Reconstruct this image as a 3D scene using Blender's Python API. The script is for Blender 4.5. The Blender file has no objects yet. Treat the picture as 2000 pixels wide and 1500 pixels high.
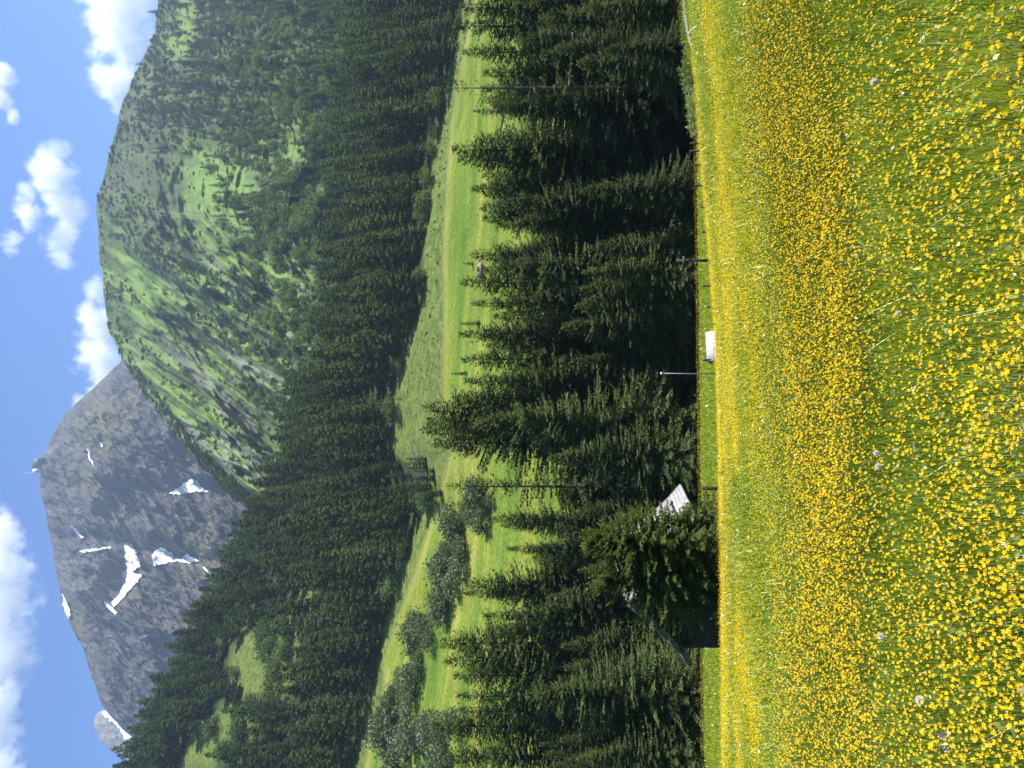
import bpy, math, random
import numpy as np
from mathutils import Vector, Matrix

# ------------------------------------------------------------------ camera, sky, sun, exposure
SC = bpy.context.scene
COL = SC.collection
F = 1333.3            # focal length in pixels of the 2000 px long side
cam_d = bpy.data.cameras.new('camera')
cam_d.sensor_fit = 'HORIZONTAL'; cam_d.sensor_width = 36.0; cam_d.lens = 24.0
cam_d.clip_start = 0.05; cam_d.clip_end = 40000
cam = bpy.data.objects.new('camera', cam_d); COL.objects.link(cam)
# the photograph was taken with the phone turned on its side: world up is the left of the picture
cam.matrix_world = Matrix(((0, 1, 0, 0), (0, 0, -1, 0), (-1, 0, 0, 0), (0, 0, 0, 1)))
SC.camera = cam

SUN_AZ, SUN_EL = 92.0, 52.0        # degrees right of the view direction, degrees above the horizon
saz, sel = math.radians(SUN_AZ), math.radians(SUN_EL)
SDIR = Vector((math.sin(saz) * math.cos(sel), math.cos(saz) * math.cos(sel), math.sin(sel)))
world = bpy.data.worlds.new('World'); SC.world = world; world.use_nodes = True
wt = world.node_tree; wt.nodes.clear()
wo = wt.nodes.new('ShaderNodeOutputWorld'); wb = wt.nodes.new('ShaderNodeBackground'); sky = wt.nodes.new('ShaderNodeTexSky')
sky.sky_type = 'NISHITA'; sky.sun_disc = False; sky.sun_elevation = sel; sky.sun_rotation = saz
sky.altitude = 1600; sky.air_density = 1.0; sky.dust_density = 0.1; sky.ozone_density = 3.5
wb.inputs['Strength'].default_value = 0.10
stn = wt.nodes.new('ShaderNodeMix'); stn.data_type = 'RGBA'; stn.blend_type = 'MULTIPLY'; stn.inputs[0].default_value = 1.0; stn.inputs[7].default_value = (.60, .86, 1.18, 1)
wt.links.new(sky.outputs[0], stn.inputs[6]); wt.links.new(stn.outputs[2], wb.inputs[0]); wt.links.new(wb.outputs[0], wo.inputs[0])
sun_d = bpy.data.lights.new('sun', 'SUN'); sun_d.energy = 5.0; sun_d.angle = math.radians(0.5); sun_d.color = (1.0, 0.95, 0.86)
sun = bpy.data.objects.new('sun', sun_d); COL.objects.link(sun)
sun.rotation_euler = SDIR.to_track_quat('Z', 'Y').to_euler(); sun.location = (60, 20, 120)
SC.view_settings.view_transform = 'Standard'; SC.view_settings.look = 'None'
SC.view_settings.exposure = 1.05; SC.view_settings.gamma = 1.0; SC.view_settings.use_curve_mapping = False
cy = SC.cycles
cy.max_bounces = 12; cy.diffuse_bounces = 3; cy.glossy_bounces = 2; cy.transmission_bounces = 4; cy.volume_bounces = 12
cy.transparent_max_bounces = 8; cy.volume_step_rate = 1.0; cy.volume_max_steps = 128
cy.sample_clamp_indirect = 6.0

rng = np.random.default_rng(7)
R = random.Random(5)

# ------------------------------------------------------------------ helpers
def P(U, V, d):
    """a point d metres ahead; U, V are pixels of the photograph stood upright (1500 wide, 2000 high)"""
    return ((U - 750) / F * d, d, (1000 - V) / F * d)

def tag(o, label=None, cat=None, group=None, kind=None):
    for k, v in (('label', label), ('category', cat), ('group', group), ('kind', kind)):
        if v: o[k] = v
    return o

def empty(name, loc, rz=0.0):
    o = bpy.data.objects.new(name, None); COL.objects.link(o); o.location = loc; o.rotation_euler = (0, 0, rz)
    o.empty_display_size = 0.3
    return o

def mesh(name, V, faces, mats, midx=None, tint=None, smooth=False, colors=None):
    """faces: list of int arrays (n,3) or (n,4)"""
    me = bpy.data.meshes.new(name)
    V = np.asarray(V, np.float32)
    me.vertices.add(len(V)); me.vertices.foreach_set('co', V.ravel())
    faces = [np.asarray(f, np.int32) for f in faces if len(f)]
    loops = np.concatenate([f.ravel() for f in faces])
    tot = np.concatenate([np.full(len(f), f.shape[1], np.int32) for f in faces])
    st = np.concatenate(([0], np.cumsum(tot)[:-1])).astype(np.int32)
    me.loops.add(len(loops)); me.loops.foreach_set('vertex_index', loops)
    me.polygons.add(len(tot)); me.polygons.foreach_set('loop_start', st); me.polygons.foreach_set('loop_total', tot)
    if midx is not None: me.polygons.foreach_set('material_index', np.asarray(midx, np.int32))
    if smooth: me.polygons.foreach_set('use_smooth', np.ones(len(tot), bool))
    for m in (mats if isinstance(mats, (list, tuple)) else [mats]): me.materials.append(m)
    me.update(calc_edges=True)
    if tint is not None:
        a = me.attributes.new('tint', 'FLOAT', 'POINT'); a.data.foreach_set('value', np.asarray(tint, np.float32))
    if colors is not None:
        for k, c in colors.items():
            a = me.attributes.new(k, 'FLOAT', 'POINT'); a.data.foreach_set('value', np.asarray(c, np.float32))
    return me

def link(name, me, parent=None, loc=None):
    o = bpy.data.objects.new(name, me); COL.objects.link(o)
    if parent: o.parent = parent
    if loc: o.location = loc
    return o

class MB:
    """collects boxes, beams and tubes into one mesh"""
    def __init__(s): s.v = []; s.q = []; s.t = []; s.n = 0
    def add(s, v, q=(), t=()):
        s.v.append(np.asarray(v, float)); s.q += [tuple(i + s.n for i in f) for f in q]; s.t += [tuple(i + s.n for i in f) for f in t]; s.n += len(v)
    def box(s, c, size, M=None):
        x, y, z = [k / 2 for k in size]
        v = np.array([(i * x, j * y, k * z) for i in (-1, 1) for j in (-1, 1) for k in (-1, 1)])
        if M is not None: v = v @ np.array(M).T
        s.add(v + np.array(c), [(0, 1, 3, 2), (4, 6, 7, 5), (0, 4, 5, 1), (2, 3, 7, 6), (0, 2, 6, 4), (1, 5, 7, 3)])
    def beam(s, a, b, w, h):
        a, b = Vector(a), Vector(b); d = (b - a); L = d.length; d.normalize()
        up = Vector((0, 0, 1)) if abs(d.z) < .95 else Vector((0, 1, 0))
        sx = d.cross(up).normalized(); uz = sx.cross(d)
        M = np.array([list(d), list(sx), list(uz)]).T
        s.box((a + b) / 2, (L, w, h), M)
    def tube(s, pts, rad, n=8):
        pts = [Vector(p) for p in pts]; rad = rad if isinstance(rad, (list, tuple)) else [rad] * len(pts)
        V = []; 
        for i, p in enumerate(pts):
            d = (pts[min(i + 1, len(pts) - 1)] - pts[max(i - 1, 0)]).normalized()
            up = Vector((0, 0, 1)) if abs(d.z) < .9 else Vector((1, 0, 0))
            a = d.cross(up).normalized(); b = d.cross(a)
            for k in range(n):
                t = 2 * math.pi * k / n; V.append(p + a * math.cos(t) * rad[i] + b * math.sin(t) * rad[i])
        q = [(i * n + k, i * n + (k + 1) % n, (i + 1) * n + (k + 1) % n, (i + 1) * n + k) for i in range(len(pts) - 1) for k in range(n)]
        V.append(pts[0]); V.append(pts[-1]); c0 = len(V) - 2; e = (len(pts) - 1) * n
        t = [(c0, (k + 1) % n, k) for k in range(n)] + [(c0 + 1, e + k, e + (k + 1) % n) for k in range(n)]
        s.add([tuple(v) for v in V], q, t)
    def build(s, name, mat, parent=None, smooth=False):
        fs = []
        if s.q: fs.append(np.array(s.q))
        if s.t: fs.append(np.array(s.t))
        return link(name, mesh(name, np.concatenate(s.v), fs, mat, smooth=smooth), parent)

# value noise -------------------------------------------------------
def _h(ix, iy, seed):
    n = (ix.astype(np.int64) * 374761393 + iy.astype(np.int64) * 668265263 + seed * 1442695041) & 0x7fffffff
    n = ((n ^ (n >> 13)) * 1274126177) & 0x7fffffff
    n = n ^ (n >> 16)
    return (n & 0xffff) / 65535.0
def vn(x, y, seed=0):
    x = np.asarray(x, float); y = np.asarray(y, float)
    ix = np.floor(x); iy = np.floor(y); fx = x - ix; fy = y - iy
    fx = fx * fx * fx * (fx * (fx * 6 - 15) + 10); fy = fy * fy * fy * (fy * (fy * 6 - 15) + 10)
    a = _h(ix, iy, seed); b = _h(ix + 1, iy, seed); c = _h(ix, iy + 1, seed); d = _h(ix + 1, iy + 1, seed)
    return (a + (b - a) * fx) * (1 - fy) + (c + (d - c) * fx) * fy
def fbm(x, y, seed=0, oct=5, gain=.5):
    s = 0; a = 1; t = 0; c, sn = math.cos(.6), math.sin(.6)
    for i in range(oct):
        s = s + a * vn(x, y, seed + i * 17); t += a; a *= gain
        x, y = (x * c - y * sn) * 2.03 + 11.3, (x * sn + y * c) * 2.03 + 5.7
    return s / t
def ridged(x, y, seed=0, oct=5, gain=.55):
    s = 0; a = 1; t = 0; c, sn = math.cos(.5), math.sin(.5)
    for i in range(oct):
        s = s + a * (1 - np.abs(2 * vn(x, y, seed + i * 13) - 1)); t += a; a *= gain
        x, y = (x * c - y * sn) * 2.1 + 3.1, (x * sn + y * c) * 2.1 + 7.9
    return s / t
def sstep(a, b, x):
    t = np.clip((np.asarray(x, float) - a) / (b - a), 0, 1); return t * t * (3 - 2 * t)
def I(xs, ys):
    xs = np.array(xs, float); ys = np.array(ys, float)
    return lambda x: np.interp(x, xs, ys)

# ------------------------------------------------------------------ materials
def mat(name):
    m = bpy.data.materials.new(name); m.use_nodes = True; m.node_tree.nodes.clear()
    return m, m.node_tree.nodes, m.node_tree.links
def ramp(n, stops):
    r = n.new('ShaderNodeValToRGB'); e = r.color_ramp.elements
    while len(e) < len(stops): e.new(.5)
    for k, (p, c) in enumerate(stops): e[k].position = p; e[k].color = (*c, 1)
    return r
def noise(n, l, scale, detail=4, coord='Object', rough=.55, stretch=None, streak=None):
    tc = n.new('ShaderNodeTexCoord'); t = n.new('ShaderNodeTexNoise')
    t.inputs['Scale'].default_value = scale; t.inputs['Detail'].default_value = detail; t.inputs['Roughness'].default_value = rough
    if streak:                                                   # drawn out along a line leaning right of the vertical
        mp = n.new('ShaderNodeMapping'); mp.vector_type = 'TEXTURE'; mp.inputs['Rotation'].default_value = (0, math.radians(streak[0]), 0); mp.inputs['Scale'].default_value = (1, 1, streak[1])
        l.new(tc.outputs[coord], mp.inputs[0]); l.new(mp.outputs[0], t.inputs['Vector'])
    elif stretch:
        mp = n.new('ShaderNodeMapping'); mp.inputs['Scale'].default_value = stretch
        l.new(tc.outputs[coord], mp.inputs[0]); l.new(mp.outputs[0], t.inputs['Vector'])
    else: l.new(tc.outputs[coord], t.inputs['Vector'])
    return t
def mixc(n, l, fac, a, b, blend='MIX'):
    m = n.new('ShaderNodeMix'); m.data_type = 'RGBA'; m.blend_type = blend
    for sock, v in ((m.inputs[0], fac), (m.inputs[6], a), (m.inputs[7], b)):
        if hasattr(v, 'node'): l.new(v, sock)
        elif isinstance(v, (int, float)): sock.default_value = v
        else: sock.default_value = (*v, 1)
    return m.outputs[2]
def math_(n, l, op, a, b=None, clamp=False):
    m = n.new('ShaderNodeMath'); m.operation = op; m.use_clamp = clamp
    for sock, v in ((m.inputs[0], a), (m.inputs[1], b)):
        if v is None: continue
        if hasattr(v, 'node'): l.new(v, sock)
        else: sock.default_value = v
    return m.outputs[0]

def leaf_mat(name, stops, trans=.35, tcol=(1.25, 1.2, .55), rnd=.35, rough=.55, gloss=.06):
    """foliage: colour from a per-leaf tint and a per-plant random value, part of the light passes through"""
    m, n, l = mat(name)
    at = n.new('ShaderNodeAttribute'); at.attribute_name = 'tint'
    oi = n.new('ShaderNodeObjectInfo')
    f = math_(n, l, 'ADD', at.outputs['Fac'], math_(n, l, 'MULTIPLY', math_(n, l, 'SUBTRACT', oi.outputs['Random'], .5), rnd), clamp=True)
    r = ramp(n, stops); l.new(f, r.inputs[0])
    dif = n.new('ShaderNodeBsdfDiffuse'); l.new(r.outputs[0], dif.inputs[0])
    tr = n.new('ShaderNodeBsdfTranslucent'); l.new(mixc(n, l, 1.0, r.outputs[0], tcol, 'MULTIPLY'), tr.inputs[0])
    mx = n.new('ShaderNodeMixShader'); mx.inputs[0].default_value = trans; l.new(dif.outputs[0], mx.inputs[1]); l.new(tr.outputs[0], mx.inputs[2])
    out = n.new('ShaderNodeOutputMaterial')
    if gloss:
        g = n.new('ShaderNodeBsdfGlossy'); g.inputs['Roughness'].default_value = rough; g.inputs[0].default_value = (1, 1, 1, 1)
        m2 = n.new('ShaderNodeMixShader'); m2.inputs[0].default_value = gloss; l.new(mx.outputs[0], m2.inputs[1]); l.new(g.outputs[0], m2.inputs[2])
        l.new(m2.outputs[0], out.inputs[0])
    else: l.new(mx.outputs[0], out.inputs[0])
    return m
def plain(name, c1, c2, scale=6, rough=.8, stretch=None, metal=0, bump=0.0, detail=5):
    m, n, l = mat(name)
    t = noise(n, l, scale, detail, stretch=stretch); r = ramp(n, [(.3, c1), (.7, c2)]); l.new(t.outputs['Fac'], r.inputs[0])
    p = n.new('ShaderNodeBsdfPrincipled'); p.inputs['Roughness'].default_value = rough; p.inputs['Metallic'].default_value = metal
    l.new(r.outputs[0], p.inputs['Base Color'])
    if bump:
        b = n.new('ShaderNodeBump'); b.inputs['Strength'].default_value = bump; b.inputs['Distance'].default_value = .03
        l.new(t.outputs['Fac'], b.inputs['Height']); l.new(b.outputs[0], p.inputs['Normal'])
    o = n.new('ShaderNodeOutputMaterial'); l.new(p.outputs[0], o.inputs[0])
    return m

M_SPRUCE = leaf_mat('spruce_needles', [(0, (.028, .038, .015)), (.5, (.068, .098, .034)), (.85, (.135, .170, .052)), (1, (.17, .20, .06))], .30, rnd=.3, gloss=.012)
M_YOUNG = leaf_mat('young_spruce_needles', [(0, (.034, .054, .013)), (.5, (.080, .112, .022)), (1, (.19, .23, .042))], .34, rnd=.1, gloss=.01)
M_FARSPRUCE = leaf_mat('hillside_spruce_needles', [(0, (.028, .046, .026)), (.5, (.070, .110, .052)), (1, (.155, .215, .09))], .28, rnd=.5, gloss=.0)
M_BUSH = leaf_mat('willow_leaves', [(0, (.045, .068, .028)), (.5, (.12, .155, .066)), (1, (.24, .27, .14))], .3, tcol=(1.1, 1.15, .7), rnd=.3, gloss=.01)
M_BROAD = leaf_mat('broadleaf_leaves', [(0, (.045, .085, .022)), (.5, (.11, .17, .045)), (1, (.19, .25, .07))], .34, rnd=.3, gloss=.01)
M_SCRUB = leaf_mat('dwarf_pine_scrub', [(0, (.022, .038, .018)), (.5, (.055, .076, .03)), (1, (.12, .145, .05))], .2, rnd=.2, gloss=.0)
M_BARK = plain('spruce_bark', (.045, .032, .024), (.11, .085, .066), 3, .9, (1, 1, .3))
M_GRASS = leaf_mat('meadow_grass_blades', [(0, (.105, .165, .013)), (.45, (.30, .405, .026)), (.8, (.47, .54, .055)), (.93, (.52, .52, .11)), (1, (.60, .56, .24))], .45, tcol=(1.2, 1.12, .45), rnd=0, gloss=.04, rough=.35)
M_PETAL = leaf_mat('buttercup_petals', [(0, (.93, .54, .004)), (.5, (.97, .63, .007)), (1, (.98, .73, .02))], .36, tcol=(1.04, 1.04, .6), rnd=.5, gloss=.006, rough=.4)
M_STEM = leaf_mat('flower_stems', [(0, (.08, .14, .02)), (1, (.15, .22, .04))], .25, rnd=.2)
M_WEED = leaf_mat('weed_leaves', [(0, (.05, .11, .03)), (.6, (.16, .22, .055)), (1, (.30, .31, .14))], .35, rnd=.3, gloss=.01)

# ------------------------------------------------------------------ ground profile
GY = np.array([-14, 0, 10, 20, 28, 34, 42, 50, 58, 64, 72, 82, 100, 130], float)
GZ = np.array([1.5, -1.55, -3.87, -6.5, -8.87, -10.75, -12.85, -14.65, -16.35, -17.75, -20.6, -23.2, -25.5, -23.5])
UC = np.array([-900, -300, 0, 300, 500, 620, 800, 1000, 1400, 1500, 2000, 2600], float)
FAR = [  # (distance, upright V of the ground at each UC)
    (165, [1000, 1010, 1015, 1045, 1055, 1062, 1072, 1085, 1105, 1110, 1125, 1130]),
    (200, [880, 890, 905, 945, 965, 960, 975, 985, 1020, 1030, 1050, 1060]),
    (245, [770, 785, 805, 860, 885, 882, 895, 910, 945, 955, 980, 990]),
    (300, [660, 680, 702, 765, 800, 785, 795, 830, 882, 903, 930, 940]),
    (370, [500, 530, 565, 650, 700, 695, 710, 755, 805, 820, 850, 860]),
    (450, [300, 350, 400, 520, 610, 635, 660, 705, 750, 765, 800, 810]),
    (525, [180, 220, 275, 430, 535, 590, 640, 690, 730, 742, 780, 790]),
    (600, [230, 270, 330, 480, 580, 620, 650, 690, 725, 735, 775, 790]),
    (760, [400, 420, 480, 600, 680, 700, 700, 730, 760, 770, 800, 815]),
]
KD = np.concatenate([GY, [f[0] for f in FAR]])
def ground(x, y):
    x = np.atleast_1d(np.asarray(x, float)); y = np.atleast_1d(np.asarray(y, float)); x, y = np.broadcast_arrays(x, y)
    shp = x.shape; x = x.ravel(); y = y.ravel()
    U = 750 + F * x / np.maximum(y, 20)
    K = [np.full(len(x), z) for z in GZ] + [(1000 - np.interp(U, UC, v)) / F * d for d, v in FAR]
    K = np.array(K)
    i = np.clip(np.searchsorted(KD, y) - 1, 0, len(KD) - 2)
    j = np.arange(len(x))
    d0, d1 = KD[i], KD[i + 1]; h = d1 - d0; t = np.clip((y - d0) / h, 0, 1)
    def slope(k):
        a = np.clip(k - 1, 0, len(KD) - 1); b = np.clip(k + 1, 0, len(KD) - 1)
        return (K[b, j] - K[a, j]) / (KD[b] - KD[a])
    m0, m1 = slope(i) * h, slope(i + 1) * h
    p0, p1 = K[i, j], K[i + 1, j]
    z = (2*t**3 - 3*t**2 + 1) * p0 + (t**3 - 2*t**2 + t) * m0 + (-2*t**3 + 3*t**2) * p1 + (t**3 - t**2) * m1
    w = 1 - sstep(36, 60, y)
    xr = np.log1p(np.exp(np.clip((x - 1.0) / 1.5, -30, 30))) * 1.5
    z += w * (.075 * xr + .012 * x) + (1 - w) * (1 - sstep(90, 150, y)) * .012 * x
    # swells
    z += .10 * (fbm(x / 4.2, y / 3.2, 3, 3) - .5) * (1 - sstep(30, 60, y)) * sstep(0, 4, y)
    z += .16 * np.exp(-((y - 6.2 - .10 * x) / 1.5) ** 2) * sstep(-6, -1, x + 2)
    z += .55 * np.exp(-((y - 31.5 - .12 * (x - 17)) / 2.6) ** 2) * sstep(13.0, 16.5, x)
    z += 4.5 * (fbm(x / 28, y / 28, 21, 4) - .5) * sstep(140, 240, y)
    return z.reshape(shp)
def gz(x, y): return float(ground(x, y)[0])
def d_at(U, V, lo=140, hi=560):
    """distance of the ground seen at upright pixel U, V on the far side of the valley"""
    d = np.linspace(lo, hi, 500); z = ground((U - 750) / F * d, d)
    v = 1000 - F * z / d
    k = np.argmax(v <= V)
    return float(d[k]) if v[k] <= V else hi

BORD = I([-900, -300, 0, 50, 100, 150, 250, 300, 350, 400, 450, 500, 550, 575, 595, 620, 700, 750, 800, 850, 900, 1000, 1100, 1200, 1250, 1300, 1400, 1500, 2600],
         [640, 670, 697, 705, 715, 735, 755, 765, 780, 790, 810, 835, 850, 840, 800, 772, 775, 782, 790, 802, 828, 835, 840, 850, 865, 872, 890, 912, 950])
MOWN = I([-300, 0, 150, 210, 350, 500, 615, 700, 1000, 1250, 1500], [690, 712, 755, 750, 800, 850, 882, 868, 868, 880, 925])

# ------------------------------------------------------------------ ground sheet
ys = np.concatenate([np.linspace(-9, 2, 12), np.linspace(2.3, 70, 230), np.geomspace(70.6, 760, 250)])
aa = np.linspace(-1.25, 1.25, 430)
YY, AA = np.meshgrid(ys, aa, indexing='ij')
XX = AA * np.where(YY < 40, YY * .62 + 15.2, YY)
ZZ = ground(XX, YY)
gU = 750 + F * XX / np.maximum(YY, 1); gV = 1000 - F * ZZ / np.maximum(YY, 1)
nr, nc = YY.shape
idx = np.arange(nr * nc).reshape(nr, nc)
quads = np.stack([idx[:-1, :-1], idx[:-1, 1:], idx[1:, 1:], idx[1:, :-1]], -1).reshape(-1, 4)
far = sstep(120, 150, YY)
wob = 14 * (fbm(XX / 25, YY / 25, 40, 3) - .5)
rough = far * sstep(4, -4, gV - MOWN(gU) + wob * .5) * (gU > 0)          # unmown pasture above the field edge
edge = far * np.exp(-((gV - MOWN(gU) + wob * .3 - 3) / 5.0) ** 2)           # dry strip along that edge
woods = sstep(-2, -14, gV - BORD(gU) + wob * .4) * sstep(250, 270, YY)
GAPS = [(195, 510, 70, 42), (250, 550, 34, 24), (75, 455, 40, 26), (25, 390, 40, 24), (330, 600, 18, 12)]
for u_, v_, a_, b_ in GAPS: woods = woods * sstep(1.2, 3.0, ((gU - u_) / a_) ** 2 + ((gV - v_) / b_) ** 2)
m, n, l = mat('meadow_ground')
def attr(n, k): a = n.new('ShaderNodeAttribute'); a.attribute_name = k; return a.outputs['Fac']
big = noise(n, l, .03, 5); fine = noise(n, l, .9, 6); stripe = noise(n, l, .09, 4, stretch=(.12, 1.0, 1.0)); mid = noise(n, l, .25, 5)
r1 = ramp(n, [(.32, (.085, .150, .016)), (.46, (.135, .200, .024)), (.58, (.185, .225, .030)), (.72, (.27, .27, .055))]); l.new(stripe.outputs['Fac'], r1.inputs[0])
r2 = ramp(n, [(.35, (.42, .5, .4)), (.65, (1.2, 1.15, 1.1))]); l.new(fine.outputs['Fac'], r2.inputs[0])
c = mixc(n, l, .7, r1.outputs[0], r2.outputs[0], 'MULTIPLY')
rp = ramp(n, [(.35, (.085, .120, .026)), (.55, (.135, .175, .040)), (.7, (.185, .195, .065))]); l.new(mid.outputs['Fac'], rp.inputs[0])
c = mixc(n, l, attr(n, 'rough'), c, mixc(n, l, .8, rp.outputs[0], r2.outputs[0], 'MULTIPLY'))
c = mixc(n, l, math_(n, l, 'MULTIPLY', attr(n, 'edge'), math_(n, l, 'MULTIPLY', big.outputs['Fac'], .9)), c, (.30, .28, .075))
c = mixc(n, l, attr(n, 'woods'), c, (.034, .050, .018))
c = mixc(n, l, math_(n, l, 'MULTIPLY', attr(n, 'scree'), mid.outputs['Fac'], True), c, (.10, .095, .08))
c = mixc(n, l, attr(n, 'near'), c, (.06, .10, .014))
p = n.new('ShaderNodeBsdfPrincipled'); p.inputs['Roughness'].default_value = .95; p.inputs['Specular IOR Level'].default_value = .1
l.new(c, p.inputs['Base Color'])
bp = n.new('ShaderNodeBump'); bp.inputs['Strength'].default_value = .8; bp.inputs['Distance'].default_value = .5
l.new(mid.outputs['Fac'], bp.inputs['Height']); l.new(bp.outputs[0], p.inputs['Normal'])
o = n.new('ShaderNodeOutputMaterial'); l.new(p.outputs[0], o.inputs[0]); M_GROUND = m
near = 1 - sstep(34, 62, YY)
scree = far * .6 * np.exp(-((gU - 595) / 45) ** 2 - ((gV - 822) / 20) ** 2)
g = link('meadow_ground', mesh('meadow_ground', np.stack([XX, YY, ZZ], -1).reshape(-1, 3), [quads], M_GROUND, smooth=True,
     colors={'rough': rough.ravel(), 'edge': edge.ravel(), 'woods': woods.ravel(), 'near': near.ravel(), 'scree': scree.ravel()}))
tag(g, kind='structure')

# ------------------------------------------------------------------ mountains
def sheet(name, U, T, fn, material, extra=None):
    UU, TT = np.meshgrid(U, T, indexing='ij')
    X, Y, Z = fn(UU, TT)
    a, b = UU.shape; ix = np.arange(a * b).reshape(a, b)
    q = np.stack([ix[:-1, :-1], ix[1:, :-1], ix[1:, 1:], ix[:-1, 1:]], -1).reshape(-1, 4)
    o = link(name, mesh(name, np.stack([X, Y, Z], -1).reshape(-1, 3), [q], material, smooth=False, colors=extra(UU, TT) if extra else None))
    return tag(o, kind='structure')

def blob(U, V, cu, cv, su, sv): return np.exp(-((U - cu) / su) ** 2 - ((V - cv) / sv) ** 2)
# green hill on the other side of the valley
H_VC = I([380, 440, 495, 520, 560, 600, 650, 700, 750, 800, 850, 900, 1000, 1100, 1200, 1300, 1400, 1440, 1500, 1600, 2600],
         [600, 560, 500, 470, 425, 385, 345, 305, 270, 238, 214, 205, 195, 188, 213, 240, 285, 303, 308, 330, 420])
H_DC = I([380, 460, 600, 700, 850, 1000, 1500, 2600], [720, 780, 930, 1050, 1270, 1340, 1330, 1250])
H_VB = I([380, 480, 600, 700, 800, 1000, 1400, 1500, 2600], [640, 600, 640, 690, 715, 755, 795, 805, 860])
def hill(U, T, seeddisp=True):
    T1 = np.clip(T, 0, 1); over = np.maximum(T - 1, 0)
    Vc, Vb = H_VC(U), H_VB(U)
    skyl = 7 * (fbm(U / 22, U * 0, 77, 4) - .5)
    V = Vb + (Vc + skyl - Vb) * (T1 * 1.12 - .12 * T1 ** 2)
    d = 480 + (H_DC(U) - 480) * T1 ** 1.05
    fade = np.sin(np.pi * np.clip(T1, 0, 1) * .94 + .04) ** .6
    q = (U * 350 + V * 250) / 430; ll = (-U * 250 + V * 350) / 430
    k = sstep(1000, 1300, U)
    q2 = q * (1 - k) + (U * .8 + V * .25) * k
    rd = ridged(q2 / 95, ll / 520, 5, 5) - .55
    d = d - fade * (330 - 60 * k) * rd - fade * 60 * (fbm(q / 30, ll / 60, 9, 4) - .5)
    # the rib that throws its left face into shade
    rib = U - np.interp(V, [214, 260, 300, 400, 480, 540], [905, 800, 745, 620, 545, 500])
    d = d - 45 * np.exp(-np.maximum(rib, 0) / 60) * np.exp(-np.maximum(-rib, 0) / 22) * fade
    X = (U - 750) / F * d; Z = (1000 - V) / F * d
    Y = d + over * 900; Z = Z - over * 500
    return X, Y, Z
m, n, l = mat('alpine_hillside')
big = noise(n, l, .006, 6, rough=.6); mid = noise(n, l, .04, 8, rough=.68, streak=(36, 2.6)); fine = noise(n, l, .22, 5)
ra = ramp(n, [(.34, (.035, .062, .020)), (.48, (.062, .10, .028)), (.6, (.10, .145, .042)), (.72, (.125, .14, .06))]); l.new(mid.outputs['Fac'], ra.inputs[0])
rb = ramp(n, [(.42, (0, 0, 0)), (.62, (1, 1, 1))]); l.new(big.outputs['Fac'], rb.inputs[0])
c = mixc(n, l, math_(n, l, 'MULTIPLY', rb.outputs[0], .35), ra.outputs[0], (.13, .125, .10))
rf = ramp(n, [(.36, (.5, .52, .5)), (.62, (1.15, 1.15, 1.1))]); l.new(fine.outputs['Fac'], rf.inputs[0])
c = mixc(n, l, .8, c, rf.outputs[0], 'MULTIPLY')
c = mixc(n, l, attr(n, 'meadow'), c, (.15, .235, .05))
c = mixc(n, l, math_(n, l, 'MULTIPLY', attr(n, 'stone'), mid.outputs['Fac'], True), c, (.24, .235, .23))
p = n.new('ShaderNodeBsdfPrincipled'); p.inputs['Roughness'].default_value = .95; p.inputs['Specular IOR Level'].default_value = .1
l.new(c, p.inputs['Base Color'])
bp = n.new('ShaderNodeBump'); bp.inputs['Strength'].default_value = 1; bp.inputs['Distance'].default_value = 4
l.new(mid.outputs['Fac'], bp.inputs['Height']); l.new(bp.outputs[0], p.inputs['Normal'])
o = n.new('ShaderNodeOutputMaterial'); l.new(p.outputs[0], o.inputs[0]); M_HILL = m
def hillV(U, T):
    X, Y, Z = hill(U, np.minimum(T, 1)); return 1000 - F * Z / Y
def hill_extra(U, T):
    V = hillV(U, T)
    w = fbm(U / 18, V / 18, 31, 4) - .5
    md = (blob(U, V, 1120, 400, 75, 42) + blob(U, V, 1150, 440, 60, 70) * .8 + blob(U, V, 1215, 555, 40, 45) + blob(U, V, 1105, 470, 45, 35)
          + blob(U, V, 960, 260, 45, 25) * .7 + blob(U, V, 1460, 365, 70, 22) * .9 + blob(U, V, 1420, 345, 25, 18) + blob(U, V, 900, 280, 60, 18) * .8 + blob(U, V, 740, 420, 60, 14) * .7)
    q = (U * 350 + V * 250) / 430; ll = (-U * 250 + V * 350) / 430
    st = fbm(q / 14, ll / 110, 55, 4)
    md = md + sstep(.46, .57, st) * sstep(1150, 950, U) * .85
    stone = sstep(.56, .66, fbm(q / 20 + 4, ll / 90, 63, 4)) * sstep(1100, 850, U) * .8 * sstep(300, 380, V)
    return {'meadow': np.clip(md + w * 1.2 * (md > .1), 0, 1).ravel(), 'stone': stone.ravel()}
sheet('green_hill', np.linspace(380, 2300, 760), np.concatenate([np.linspace(0, 1, 420), [1.05, 1.2]]), hill, M_HILL, hill_extra)

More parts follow.
